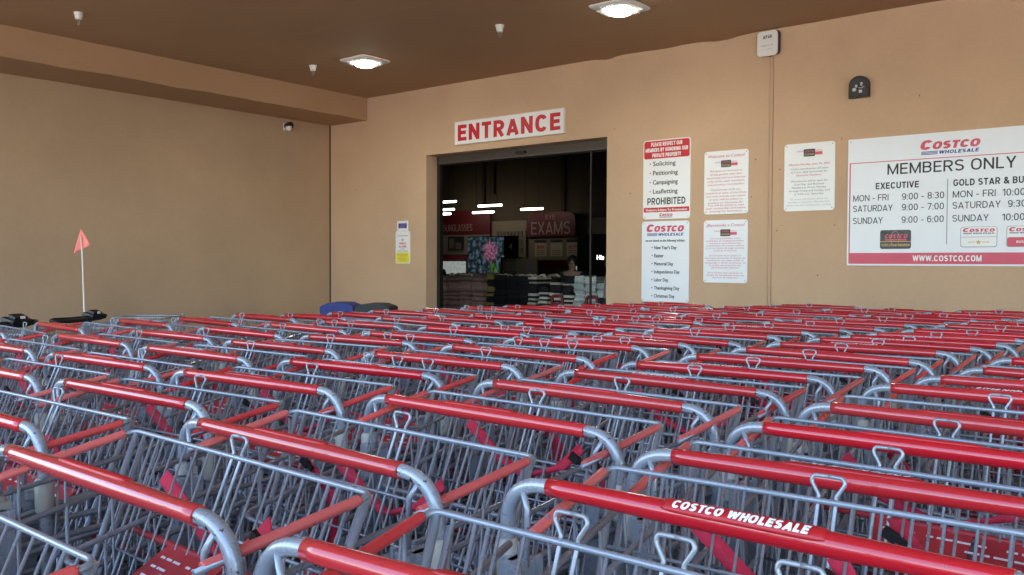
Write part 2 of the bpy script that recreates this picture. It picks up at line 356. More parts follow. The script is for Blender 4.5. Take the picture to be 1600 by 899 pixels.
def ribbon2d(P, t, closed):
    Q = [P[0]]
    for p in P[1:]:
        if math.hypot(p[0]-Q[-1][0], p[1]-Q[-1][1]) > 1e-4: Q.append(p)
    n = len(Q); V = []
    for i in range(n):
        p0 = Q[i-1] if (closed or i) else None; p1 = Q[(i+1) % n] if (closed or i < n-1) else None
        d = []
        for a_, b_ in ((p0, Q[i]), (Q[i], p1)):
            if a_ is not None and b_ is not None: L = math.hypot(b_[0]-a_[0], b_[1]-a_[1]); d.append(((b_[0]-a_[0])/L, (b_[1]-a_[1])/L))
        if len(d) == 1: nx, ny = -d[0][1], d[0][0]; m_ = 1
        else:
            nx, ny = -(d[0][1]+d[1][1]), d[0][0]+d[1][0]; L = math.hypot(nx, ny) or 1; nx /= L; ny /= L; m_ = 1/max(.45, abs(nx*-d[0][1]+ny*d[0][0]))
        V += [(Q[i][0]-nx*t/2*m_, Q[i][1]-ny*t/2*m_), (Q[i][0]+nx*t/2*m_, Q[i][1]+ny*t/2*m_)]
    F = [(2*i, 2*i+2, 2*i+3, 2*i+1) for i in range(n-1)]
    if closed: F.append((2*n-2, 0, 1, 2*n-1))
    return V, F
def add_caps(mb, s, x, z, h, y, width, t=.19, shear=0., align='C', fn=None, gap=.13):
    pen = 0; items = []
    for ch in s:
        (op, cl), W = glyph(ch, t); items.append((pen, op, cl)); pen += W+(gap if ch != ' ' else gap*.5)
    tot = pen-gap; sx = width/tot; ox = {'C': x-width/2, 'L': x, 'R': x-width}[align]; lay = 0
    for pn, op, cl in items:
        for P, c in [(p, False) for p in op]+[(p, True) for p in cl]:
            V, F = ribbon2d(P, t, c); n = len(mb.v); lay = (lay+1) % 4
            for vx, vy in V:
                px = ox+(pn+vx)*sx+shear*(vy*h-h/2); pz = z+vy*h
                mb.v.append(fn(px, pz, lay*.00006) if fn else (px, y-lay*.00012, pz))
            for f in F: mb.f.append([n+i for i in f]); mb.sm.append(False)
def wrap_lines(mb, lines, x, ztop, pitch, h, y, maxw, **k):
    for i, t in enumerate(lines):
        if t: add_text(mb, t, x, ztop-i*pitch, h, y, maxw=maxw, **k)

# ---------------------------------------------------------------- ground
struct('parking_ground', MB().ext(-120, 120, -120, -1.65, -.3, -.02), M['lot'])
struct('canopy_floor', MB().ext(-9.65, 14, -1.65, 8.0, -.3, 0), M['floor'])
struct('side_ground', MB().ext(14, 120, -1.65, 60, -.3, -.02), M['lot'])
struct('left_ground', MB().ext(-120, -10.2, -1.65, 8, -.3, -.02), M['lot'])

# ---------------------------------------------------------------- walls and canopy
CZ = 3.531; DX0, DX1, DZ = -7.766, -5.045, 2.676
WT = .30
wl = MB()
wl.ext(-9.65, DX0, 8, 8+WT, 0, CZ+2.2); wl.ext(DX1, 14, 8, 8+WT, 0, CZ+2.2); wl.ext(DX0, DX1, 8, 8+WT, DZ, CZ+2.2)
front = wl.build('entrance_wall', M['wall']); tag(front, 'tan stucco front wall carrying the signs and the open doorway', 'wall')
g = MB(); g.ext(-3.232, -3.222, 7.985, 8.001, 0, CZ-.002); g.ext(-3.197, -3.191, 7.985, 8.001, 0, CZ-.002); g.ext(-3.2225, -3.1965, 7.992, 8.001, 0, CZ-.003)
g.build('joint_cover', M['conduit'], front)
MB().plate(-4.855, 1.345, .24, .26, .01, 7.997, 8.001).build('blank_cover', M['wall'], front)
a = MB()
for (px_, pz_) in ((-3.40, 1.95), (-3.36, 2.31), (-2.55, 2.44), (-3.12, 2.20), (-3.14, 1.62), (-2.60, 1.66), (-8.55, 1.62), (-8.9, 1.15), (-4.75, 2.05), (-1.9, 2.75), (-9.1, 2.3), (-2.75, 1.2), (-4.95, 2.75)): a.cyl(px_, 7.999, pz_, .0055, .004, 8, 'Y')
a.build('anchor_holes', M['joint'], front)
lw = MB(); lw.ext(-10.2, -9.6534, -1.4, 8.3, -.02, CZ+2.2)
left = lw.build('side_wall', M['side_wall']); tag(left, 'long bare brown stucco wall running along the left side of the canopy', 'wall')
MB().ext(-9.6534, -9.640, 7.985, 8.0005, 0, 3.23).build('corner_joint', M['joint'], left)

def grid(name, fn, nu, nv, m, parent=None, smooth=True):
    mb = MB()
    for j in range(nv+1):
        for i in range(nu+1): mb.v.append(fn(i/nu, j/nv))
    for j in range(nv):
        for i in range(nu):
            a = j*(nu+1)+i; mb.f.append([a, a+1, a+nu+2, a+nu+1]); mb.sm.append(smooth)
    return mb.build(name, m, parent)
from mathutils import noise as mn
def nz(x, y, z=0., s=1.): return mn.noise(Vector((x*s, y*s, z*s)))
# canopy: slab, with a slightly uneven soffit skin below it and a ragged beam on the left
can = thing('canopy', (0, 0, 0), 'low brown painted canopy ceiling with a boxed beam along its left side', 'canopy')
MB().ext(-9.65, 12, -1.2, 8.0, CZ+.06, CZ+.5).build('roof_slab', M['ceil'], can)
MB().ext(-9.66, 12.01, -1.3, -1.2, CZ-.05, CZ+1.2).build('fascia', M['wall'], can)
def soff(u, v):
    x = -8.878+u*(20.878); y = -1.2+v*9.2
    z = CZ + .004*nz(x, y, 0, .7) + .003*nz(x, y, 4, 2.1)
    # crumpled edge where the ceiling meets the wall
    d = 8-y
    for (bx, w_, a, dd) in ((-3.72, .16, .030, .4), (-4.35, .25, .010, .5), (-5.05, .10, .026, .3)):
        t = (x-bx)/w_
        if d < dd: z -= a*math.exp(-t*t)*(1-d/dd)*(1+.6*nz(x*9, y*9))
    # plaster seams
    if abs(y-5.42) < .03: z -= .003
    return (x, y, z)
grid('soffit_skin', soff, 420, 210, M['ceil'], can)
bz = 3.2315
def beam_face(u, v):
    y = -1.2+u*9.2; z = bz+(CZ-bz)*v
    x = -8.878 + .004*nz(y, z*2, 0, 1.5)
    if v < .35:
        e = (1-v/.35); x += .010*e*max(0, nz(y, 7, 0, 2.3)+.1)+.005*e*nz(y*7, z*20)
    if v < .001: z += .012*nz(y, 3, 0, 2.6)
    return (x, y, z)
grid('beam_face', beam_face, 500, 14, M['ceil'], can)
def beam_bot(u, v):
    y = -1.2+u*9.2; x = -8.875-v*.778; z = bz-.002+.003*nz(x, y, 0, 2)
    if v < .001: z += .012*nz(y, 3, 0, 2.6); x = -8.878+.010*max(0, nz(y, 7, 0, 2.3)+.1)
    return (x, y, z)
grid('beam_underside', beam_bot, 500, 6, M['ceil'], can)

# ceiling fittings
LG = 'square canopy lights'
def ceiling_light(x, y, label):
    t = thing('ceiling_light', (x, y, CZ), label, 'light', LG)
    mb = MB(); w_ = .20
    # square tapered housing with clipped rim
    lay = [(.205, 0), (.205, -.010), (.195, -.018), (.14, -.032), (.12, -.032)]
    n = 4; seg = 5
    def ring(h, z):
        out = []
        for (sx, sy, a0) in ((1, 1, 0), (-1, 1, 90), (-1, -1, 180), (1, -1, 270)):
            for k in range(seg+1):
                a = math.radians(a0+90*k/seg); r = .04; out.append((sx*(h-r)+r*math.cos(a), sy*(h-r)+r*math.sin(a), z))
        return out
    m_ = 4*(seg+1)
    for h, z in lay: mb.v += ring(h, z)
    for i in range(len(lay)-1):
        for k in range(m_): k2 = (k+1) % m_; mb.f.append([i*m_+k, i*m_+k2, (i+1)*m_+k2, (i+1)*m_+k]); mb.sm.append(False)
    mb.f.append([(len(lay)-1)*m_+k for k in range(m_)]); mb.sm.append(False)
    mb.build('housing', M['white_plastic'], t)
    f = MB()
    for k in range(4):
        rz = Matrix.Rotation(k*PI/2, 3, 'Z')
        for j in range(7):
            p = rz @ Vector((-.09+.03*j, .160, -.030)); f.box(p.x, p.y, p.z, .008, .04, .008, rz)
    f.build('cooling_fins', M['white_plastic'], t)
    MB().lathe(0, 0, 0, [(.112, -.031), (.112, -.044), (.098, -.060), (.065, -.071), (.0, -.075)], 28).build('lens', M['lamp'], t)
    l = bpy.data.lights.new('lamp_glow', 'SPOT'); l.energy = 7; l.spot_blend = 1.0; l.spot_size = math.radians(178); l.shadow_soft_size = .1; l.color = (.93, 1, .95)
    lo = bpy.data.objects.new('lamp_glow', l); COL.objects.link(lo); lo.parent = t; lo.location = (0, 0, -.12)
ceiling_light(-7.25, 6.50, 'square white canopy light with glowing lens above the entrance sign')
ceiling_light(-3.98, 6.50, 'square white canopy light with glowing lens at the top edge of the photo')
SG = 'ceiling sprinkler heads'
for (x, y, lb) in ((-7.91, 3.69, 'white sprinkler head on the ceiling near the top left corner'), (-7.91, 6.31, 'small white sprinkler head just left of the smaller-looking canopy light'), (-5.18, 6.32, 'white sprinkler head between the two canopy lights')):
    t = thing('sprinkler_head', (x, y, CZ), lb, 'sprinkler', SG)
    MB().lathe(0, 0, 0, [(.042, .01), (.042, -.008), (.038, -.012), (.030, -.055), (.027, -.06), (.0, -.06)], 20).build('escutcheon', M['white_plastic'], t)
    s = MB(); s.tube(fillet([(-.0, 0, -.055), (-.016, 0, -.07), (-.014, 0, -.098), (0, 0, -.105), (.014, 0, -.098), (.016, 0, -.07), (0, 0, -.055)], .006, 3), .003, 6); s.cyl(0, 0, -.108, .013, .003, 12); s.build('nozzle', M['steel'], t)

# ---------------------------------------------------------------- signs (built in wall coordinates, y is distance in front of the wall)
def sign(name, x0, x1, z0, z1, label, mface, r=.02, th=.008, group=None, cat='sign'):
    t = thing(name, ((x0+x1)/2, 7.999, (z0+z1)/2), label, cat, group)
    MB().plate(0, 0, x1-x0, z1-z0, r, -th, 0).build('panel', mface, t)
    if th < .02:
        sc_ = MB(); ox, oz = (x1-x0)/2-.022, (z1-z0)/2-.022
        for sx in (-1, 1):
            for sz in (-1, 1): sc_.cyl(sx*ox, -th-.001, sz*oz, .0055, .003, 8, 'Y')
        sc_.build('screws', M['steel'], t)
    return t, (x0+x1)/2, (z0+z1)/2
def logo(p, x, zb, h, w, yb, red='sign_red', blue='ink_blue', tag2=True):
    """wordmark: heavy slanted red COSTCO, blue WHOLESALE with three rules to its left. zb is the red baseline"""
    a = MB(); V = .035
    # the first letter is larger
    add_caps(a, 'C', x-w/2, zb, h*1.0, yb, w*.20, t=.27, shear=.25, align='L')
    add_caps(a, 'OSTCO', x+w/2, zb, h*.80, yb-.0007, w*.79, t=.27, shear=.25, align='R', gap=.06)
    a.build('wordmark', M[red], p)
    if tag2:
        b = MB(); hh = h*.36; z2 = zb-h*.52
        add_caps(b, 'WHOLESALE', x+w*.48, z2, hh, yb, w*.66, t=.22, shear=.22, align='R')
        for k in range(3): b.ext(x-w*.49, x-w*.21+k*w*.004, yb-.0004, yb, z2+hh*(.02+k*.36), z2+hh*(.02+k*.36)+hh*.2)
        b.build('wordmark_underline', M[blue], p)
Y1 = -.0094
# entrance
t, cx, cz = sign('entrance_sign', -7.238, -5.602, 2.771, 3.034, 'long white sign reading ENTRANCE in red capitals above the doorway', M['white'], .006, .03)
fr = MB(); e = .006
fr.ext(-.822, .822, -.034, .001, .1315, .1415); fr.ext(-.822, .822, -.034, .001, -.1415, -.1315); fr.ext(-.826, -.817, -.0345, .001, -.1415, .1415); fr.ext(.817, .826, -.0345, .001, -.1415, .1415)
fr.build('frame', M['white_plastic'], t)
a = MB(); add_caps(a, 'ENTRANCE', 0, -.098, .196, -.0312, 1.55, t=.225, gap=.15); a.build('lettering', M['sign_red'], t)
# prohibited sign
t, cx, cz = sign('notice_sign', -4.589, -4.045, 1.765, 2.588, 'white notice with red header and the word PROHIBITED, left column, above the holiday list', M['white'], .03)
z = lambda v: v-cz
a = MB(); a.plate(0, (2.394+2.578)/2-cz, .524, .184, .02, Y1, -.007); a.ext(-.262, .262, Y1, -.007, z(1.838), z(1.886)); a.build('header_band', M['sign_red'], t)
a = MB()
for s_, zb, w_ in (('PLEASE RESPECT OUR', 2.522, .36), ('MEMBERS BY HONORING OUR', 2.464, .49), ('PRIVATE PROPERTY', 2.408, .33)): add_caps(a, s_, 0, z(zb), .040, Y1-.001, w_, t=.23)
add_text(a, 'Violators Subject To Prosecution', 0, z(1.849), .024, Y1-.001, width=.48, bold=.04); a.build('header_lettering', M['white_ink'], t)
a = MB()
for s_, zb in (('Soliciting', 2.318), ('Petitioning', 2.222), ('Campaigning', 2.126), ('Leafletting', 2.030)):
    add_text(a, s_, -.155, z(zb), .048, Y1, width=.026*len(s_), bold=.02, align='L')
add_caps(a, 'PROHIBITED', 0, z(1.915), .072, Y1, .44, t=.18); a.build('lettering', M['ink_black'], t)
a = MB()
for zb in (2.342, 2.246, 2.150, 2.054): a.plate(-.19, z(zb), .014, .014, .0069, Y1, -.007)
a.build('bullets', M['sign_red'], t)
logo(t, 0, z(1.795), .030, .15, Y1)
# holidays
t, cx, cz = sign('holiday_sign', -4.600, -4.052, .905, 1.742, 'white sign listing the holidays closed, lower left sign beside the doorway', M['offwhite'], .03)
z = lambda v: v-cz
logo(t, 0, z(1.632), .080, .43, Y1, 'sign_rose')
a = MB(); add_text(a, 'we are closed on the following holidays:', 0, z(1.530), .026, Y1, width=.46, bold=.03)
for i, s_ in enumerate(("New Year's Day", 'Easter', 'Memorial Day', 'Independence Day', 'Labor Day', 'Thanksgiving Day', 'Christmas Day')):
    zb = 1.452-i*.0838; add_text(a, s_, -.125, z(zb), .036, Y1, width=.0185*len(s_), bold=.03, align='L'); a.plate(-.15, z(zb+.018), .012, .012, .0059, Y1, -.007)
a.build('lettering', M['ink_black'], t)
def minicards(t, x, z_, s=1.0):
    a = MB(); a.plate(x-.075*s, z_+.004, .09*s, .05*s, .006, Y1+.0008, -.007); a.build('white_card', M['offwhite'], t)
    a = MB(); a.plate(x+.078*s, z_-.008*s, .085*s, .028*s, .005, Y1, -.007); add_text(a, 'COSTCO', x+.078*s, z_+.012*s, .011*s, Y1, width=.075*s, bold=.03, shear=.2)
    add_text(a, 'COSTCO', x-.080*s, z_+.010*s, .013*s, Y1, width=.075*s, bold=.03, shear=.2); a.build('red_card', M['sign_rose'], t)
    a = MB(); a.plate(x, z_, .105*s, .068*s, .008, Y1-.0012, -.007); a.build('black_card', M['card_black'], t)
    a = MB(); add_text(a, 'COSTCO', x, z_+.004*s, .018*s, Y1-.0018, width=.08*s, bold=.03, shear=.2); a.build('card_wordmark', M['ink_rose'], t)
    a = MB(); a.ext(x-.05*s, x+.05*s, Y1-.0016, Y1-.0011, z_-.011*s, z_-.008*s); add_text(a, 'EXECUTIVE MEMBER', x, z_-.024*s, .009*s, Y1-.0018, width=.09*s, bold=.03); a.build('card_lettering', M['gold'], t)
t, cx, cz = sign('welcome_sign', -3.892, -3.428, 1.795, 2.419, 'white rounded sign in slanted red print, upper one of the middle pair', M['white'], .03)
z = lambda v: v-cz
a = MB(); add_text(a, 'Welcome to Costco!', 0, z(2.353), .032, Y1, width=.385, shear=.2, bold=.012)
L_ = ['Members are welcome to', 'bring guests into the', 'warehouse and as a reminder', 'only active, paid members', 'may purchase merchandise.']
for i, s_ in enumerate(L_): add_text(a, s_, 0, z(2.213-i*.0335), .0185, Y1, width=.0154*len(s_), shear=.2, bold=.012)
L_ = ['Membership cards are', 'required at time of purchase', 'and must include your photo', 'or you will be asked to', 'present an alternate ID.']
for i, s_ in enumerate(L_): add_text(a, s_, 0, z(2.028-i*.0320), .0185, Y1, width=.0154*len(s_), shear=.2, bold=.012)
L_ = ['You will be asked to scan', 'your membership card before', 'entering the warehouse']
for i, s_ in enumerate(L_): add_text(a, s_, 0, z(1.874-i*.0290), .0185, Y1, width=.0154*len(s_), shear=.2, bold=.012)
a.build('lettering', M['ink_rose'], t); minicards(t, 0, z(2.29))
t, cx, cz = sign('spanish_welcome_sign', -3.892, -3.428, 1.115, 1.736, 'white rounded sign in red Spanish print, lower one of the middle pair', M['offwhite'], .03)
z = lambda v: v-cz
a = MB(); add_text(a, '¡Bienvenido a Costco!', 0, z(1.672), .030, Y1, width=.40, shear=.2, bold=.012)
L_ = ['Los socios pueden traer', 'invitados al establecimiento,', 'aunque le recordamos que', 'únicamente los socios activos', 'y al corriente de pago podrán', 'comprar productos.']
for i, s_ in enumerate(L_): add_text(a, s_, 0, z(1.548-i*.0240), .0150, Y1, width=.0138*len(s_), shear=.2, bold=.01)
L_ = ['Al momento de la compra es', 'necesario presentar la tarjeta de', 'membresía, que debe incluir su', 'fotografía o, de lo contrario, se', 'le pedirá que presente una', 'identificación alterna.']
for i, s_ in enumerate(L_): add_text(a, s_, 0, z(1.378-i*.0240), .0150, Y1, width=.0130*len(s_), shear=.2, bold=.01)
L_ = ['Se le pedirá que escanee su', 'tarjeta de membresía antes de', 'ingresar al almacén.']
for i, s_ in enumerate(L_): add_text(a, s_, 0, z(1.208-i*.0240), .0150, Y1, width=.0136*len(s_), shear=.2, bold=.01)
a.build('lettering', M['ink_rose'], t); minicards(t, 0, z(1.61))
t, cx, cz = sign('hours_notice', -3.073, -2.602, 1.799, 2.426, 'white rounded notice alone between the wall joint and the big members sign', M['white'], .03)
z = lambda v: v-cz
a = MB(); add_text(a, 'Effective Monday, June 30, 2025', 0, z(2.222), .0190, Y1, width=.38, bold=.012); add_text(a, 'Executive Members.', 0, z(2.122), .0175, Y1, width=.235, bold=.012); a.build('red_lettering', M['ink_rose'], t)
a = MB(); add_text(a, 'Costco warehouses will open', 0, z(2.182), .0175, Y1, width=.35, bold=.012); add_text(a, 'at 9 a.m. daily exclusively for', 0, z(2.152), .0175, Y1, width=.34, bold=.012)
for i, s_ in enumerate(['Warehouses will be open for', 'Gold Star and Business', 'Members at 10 a.m. Monday', 'through Friday and Sunday, and', 'at 9:30 a.m. Saturday.']): add_text(a, s_, 0, z(2.068-i*.0300), .0175, Y1, width=.0127*len(s_), bold=.012)
a.build('lettering', M['ink_grey'], t)
a = MB()
for i, s_ in enumerate(['For more information about the', 'benefits of Executive Membership,', 'please visit the membership counter.']): add_text(a, s_, 0, z(1.902-i*.0280), .0155, Y1, width=.0118*len(s_), bold=.005)
a.build('small_lettering', mat('pale_grey_ink', (.42, .42, .46), .5), t); minicards(t, 0, z(2.335))
# big members sign
t, cx, cz = sign('members_sign', -2.485, -.825, 1.293, 2.422, 'large white MEMBERS ONLY sign with opening hours and red bottom band', M['offwhite'], .006, .012)
Y1 = -.0135
z = lambda v: v-cz; X = lambda v: v-cx
a = MB(); a.ext(X(-2.470), X(-.840), Y1, -.011, z(2.203), z(2.210)); a.ext(X(-2.470), X(-2.460), Y1, -.011, z(1.405), z(2.203)); a.ext(X(-.850), X(-.840), Y1, -.011, z(1.405), z(2.203)); a.ext(X(-2.470), X(-.840), Y1-.0003, -.011, z(1.308), z(1.405)); a.build('red_border', M['sign_rose'], t)
logo(t, X(-1.652), z(2.282), .082, .455, Y1, 'sign_rose')
a = MB(); add_caps(a, 'MEMBERS ONLY', X(-1.655), z(2.089), .094, Y1, .985, t=.135)
add_caps(a, 'EXECUTIVE', X(-2.066), z(1.966), .056, Y1, .355, t=.19)
add_caps(a, 'GOLD STAR & BUSINESS', X(-1.621), z(1.962), .056, Y1, .735, t=.19, align='L')
for s_, h1, h2, zb in (('MON - FRI', '9:00 - 8:30', '10:00 - 8:30', 1.865), ('SATURDAY', '9:00 - 7:00', '9:30 - 7:00', 1.772), ('SUNDAY', '9:00 - 6:00', '10:00 - 6:00', 1.664)):
    wd = {'MON - FRI': .30, 'SATURDAY': .335, 'SUNDAY': .255}[s_]
    add_caps(a, s_, X(-2.435), z(zb), .056, Y1, wd, t=.125, align='L'); add_caps(a, h1, X(-2.024), z(zb), .056, Y1, .335, t=.125, align='L')
    add_caps(a, s_, X(-1.623), z(zb), .056, Y1, wd*1.06, t=.125, align='L'); add_caps(a, h2, X(-.885), z(zb), .056, Y1, .37 if h2[0] == '1' else .33, t=.125, align='R')
a.build('lettering', M['ink_black'], t)
MB().ext(X(-1.667), X(-1.661), Y1, -.011, z(1.475), z(2.025)).build('divider', M['ink_grey'], t)
a = MB(); add_caps(a, 'WWW.COSTCO.COM', X(-1.663), z(1.332), .050, Y1-.001, .53, t=.2); a.build('web_lettering', M['white_ink'], t)
c = MB(); c.plate(X(-2.072), z(1.522), .255, .165, .018, Y1, -.011); c.build('black_card', M['card_black'], t)
c = MB(); add_caps(c, 'COSTCO', X(-2.066), z(1.532), .036, Y1-.001, .185, t=.26, shear=.22, gap=.06); c.ext(X(-2.160), X(-1.980), Y1-.0009, Y1-.0004, z(1.512), z(1.525)); c.build('card_wordmark', M['ink_rose'], t)
c = MB(); c.ext(X(-2.199), X(-1.945), Y1-.0008, Y1-.0004, z(1.500), z(1.506)); add_caps(c, 'EXECUTIVE MEMBER', X(-2.07), z(1.462), .022, Y1-.001, .23, t=.2)
c.tube([(X(-2.075)+.035*math.cos(k*PI/14), Y1-.0006, z(1.53)+.065*math.sin(k*PI/14)) for k in range(-12, 20)], .0014, 4); c.build('card_lettering', M['gold'], t)
c = MB(); c.plate(X(-1.423), z(1.534), .272, .170, .02, Y1+.0006, -.011); c.build('card_edge', M['ink_grey'], t)
c = MB(); c.plate(X(-1.423), z(1.535), .264, .162, .018, Y1, -.011); c.build('white_card', M['white'], t)
logo(t, X(-1.423), z(1.575), .034, .235, Y1-.001, 'sign_rose')
c = MB(); c.ext(X(-1.553), X(-1.293), Y1-.0006, Y1-.0002, z(1.5325), z(1.535)); c.build('card_line', M['ink_blue'], t)
c = MB(); st = []
for k in range(10): rr = .024 if k % 2 == 0 else .010; an = PI/2+k*PI/5; st.append((X(-1.423)+rr*math.cos(an), z(1.49)+rr*math.sin(an)))
c.poly(st, Y1-.001, Y1-.0002); add_text(c, 'GOLD', X(-1.475), z(1.485), .013, Y1-.0008, width=.05, bold=.03); add_text(c, 'STAR', X(-1.37), z(1.485), .013, Y1-.0008, width=.05, bold=.03); c.build('card_star', M['gold'], t)
c = MB(); c.plate(X(-1.085), z(1.534), .272, .170, .02, Y1+.0006, -.011); c.build('card_edge', M['ink_grey'], t)
c = MB(); c.plate(X(-1.085), z(1.535), .264, .162, .018, Y1, -.011); c.build('white_card', M['white'], t)
logo(t, X(-1.085), z(1.575), .034, .235, Y1-.001, 'sign_rose')
c = MB(); c.plate(X(-1.085), z(1.491), .262, .074, .016, Y1-.0008, Y1-.0003); c.build('card_band', M['sign_rose'], t)
c = MB(); add_caps(c, 'BUSINESS', X(-1.085), z(1.482), .018, Y1-.0014, .13, t=.2); c.build('card_band_lettering', M['white_ink'], t)
Y1 = -.0094
# small animal notice left of the door
t, cx, cz = sign('animal_notice', -8.316, -8.053, 1.29, 1.715, 'narrow white notice with a yellow lower block left of the doorway', M['white'], .02)
a = MB(); a.plate(0, -.135, .235, .135, .012, Y1, -.007); a.build('yellow_block', M['yellow'], t)
a = MB(); add_caps(a, 'NO', 0, .085, .026, Y1, .04); add_caps(a, 'ANIMALS', 0, .040, .026, Y1, .13); add_caps(a, 'ALLOWED', 0, -.003, .026, Y1, .14); a.build('red_lettering', M['sign_red'], t)
a = MB(); add_caps(a, 'EXCEPT', 0, -.030, .014, Y1, .08); add_caps(a, 'SERVICE ANIMALS', 0, -.056, .014, Y1, .20)
for i, w_ in enumerate((.2, .17, .14, .19, .18, .12)): a.ext(-w_/2, w_/2, Y1-.0008, Y1-.0002, -.092-i*.018, -.088-i*.018)
a.ext(-.1, .1, Y1, -.007, .145, .149); a.ext(-.095, .095, Y1, -.007, .155, .159); a.build('lettering', M['ink_grey'], t)
t, cx, cz = sign('blue_notice', -8.288, -8.089, 1.718, 1.848, 'small white notice with a dark blue block above the yellow and white one', M['white'], .006)
a = MB(); a.ext(-.075, .080, Y1, -.007, -.030, .034); a.build('blue_block', M['ink_blue'], t)
a = MB(); a.ext(-.05, .06, Y1-.0008, Y1-.0001, .012, .017); a.ext(-.055, .06, Y1-.0008, Y1-.0001, -.004, .001); a.ext(-.05, .055, Y1-.0008, Y1-.0001, -.019, -.014); a.build('lettering', M['int_ink'], t)

# access point box and wall cameras
t = thing('wall_access_point', (-3.237, 7.999, 3.391), 'white rounded box marked AP49 high on the wall over the joint', 'wireless box')
MB().plate(.012, .005, .20, .225, .03, -.035, -.012).build('back_shell', M['black'], t)
MB().plate(0, 0, .198, .232, .035, -.052, -.035).build('cover', M['white_plastic'], t)
MB().ext(-.05, .05, -.013, 0, -.07, .07).build('bracket', M['black'], t)
a = MB(); add_caps(a, 'AP49', 0, .045, .034, -.0528, .085, t=.2); a.build('lettering', M['ink_black'], t)
a = MB(); add_text(a, 'MIDF 4 18', 0, -.025, .014, -.0528, width=.11, bold=.01); a.ext(-.0, .045, -.0528, -.0524, -.055, -.052); a.build('small_lettering', M['ink_grey'], t)
MB().tube([(.01, -.03, -.11), (.022, -.03, -.125), (.05, -.02, -.10)], .004, 6).build('cable', M['black'], t)
t = thing('wall_sounder', (-2.392, 7.999, 2.882), 'black arch-topped electrical device high on the wall above the hours notice', 'alarm device')
out = [(-.087, -.096), (.087, -.096), (.087, .015)]+[(.087*math.cos(a), .015+.082*math.sin(a)) for a in [k*PI/12 for k in range(1, 12)]]+[(-.087, .015)]
MB().poly(out, -.05, 0).build('housing', M['black'], t)
MB().poly([(x*.8, z_*.8) for x, z_ in out], -.054, -.05).build('inset', M['darkgrey'], t)
a = MB(); a.plate(-.035, -.025, .03, .03, .012, -.062, -.053); a.plate(-.018, .004, .018, .024, .007, -.064, -.053); a.plate(.028, .018, .02, .03, .009, -.066, -.053); a.ext(.005, .032, -.060, -.053, -.056, -.032); a.tube([(.005, -.058, -.012), (.03, -.066, -.018), (.05, -.058, -.004)], .006, 6); a.build('fittings', mat('grey_fittings', (.45, .45, .45), .3, metal=.4), t)
t = thing('security_camera', (-9.653, 7.236, 3.117), 'small white camera with black hood high on the brown side wall', 'camera')
MB().box(.02, 0, 0, .04, .075, .10).build('bracket', M['white_plastic'], t)
a = MB(); a.tube([(.03, 0, .012), (.13, -.015, .012)], [.046, .048], 16); a.build('hood', M['black'], t)
a = MB(); a.lathe(.10, -.02, -.02, [(.001, -.045), (.02, -.042), (.036, -.025), (.042, 0), (.040, .02)], 16); a.build('dome', M['white_plastic'], t)

# ---------------------------------------------------------------- doorway
t = thing('entrance_door_frame', (0, 0, 0), 'dark bronze metal frame lining the open entrance doorway', 'door frame')
a = MB(); a.ext(DX0, DX0+.055, 8.20, 8.26, 0, DZ); a.ext(DX1-.05, DX1, 8.20, 8.32, 0, DZ); a.build('jamb', M['bronze'], t)
a = MB(); a.ext(DX0+.056, DX1-.051, 8.17, 8.33, DZ-.105, DZ-.001); a.build('header', M['header'], t)
MB().ext(-6.42, -6.28, 8.13, 8.17, DZ-.07, DZ-.04).build('motion_sensor', M['black'], t)
MB().ext(DX1-.36, DX1-.34, 8.215, 8.235, 0, DZ-.105).build('mullion', M['bronze'], t)

# ---------------------------------------------------------------- store interior
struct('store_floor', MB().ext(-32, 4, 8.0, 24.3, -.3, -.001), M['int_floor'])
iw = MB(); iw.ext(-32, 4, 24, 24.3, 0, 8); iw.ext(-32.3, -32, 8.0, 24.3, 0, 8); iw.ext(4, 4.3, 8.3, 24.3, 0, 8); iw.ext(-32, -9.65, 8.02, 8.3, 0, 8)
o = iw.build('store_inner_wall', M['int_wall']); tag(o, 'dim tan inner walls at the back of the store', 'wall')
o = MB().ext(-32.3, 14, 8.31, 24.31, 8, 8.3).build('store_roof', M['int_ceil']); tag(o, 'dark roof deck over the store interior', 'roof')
o = MB().ext(-9.65, 4.3, 8.05, 8.31, CZ+2.2, 8.3).build('upper_store_wall', M['wall']); tag(o, 'tan parapet wall above the canopy', 'wall')
o = MB(); 
for (x0, x1, y) in ((-20.4, -20.3, 23.9), (-16.9, -16.75, 23.9)): o.ext(x0, x1, y, 24, 2.8, 8)
for (xx, y) in ((-19.2, 19), (-12.0, 14.5)): o.cyl(xx, y, 5.4, .03, 5.2, 8)
o.build('wall_pipes', M['joint']); bpy.data.objects['wall_pipes'].name = 'hanging_pipes'; tag(bpy.data.objects['hanging_pipes'], 'dark pipes and conduits on the upper back wall inside the store', 'pipes')
TG = 'tube lights inside the store'
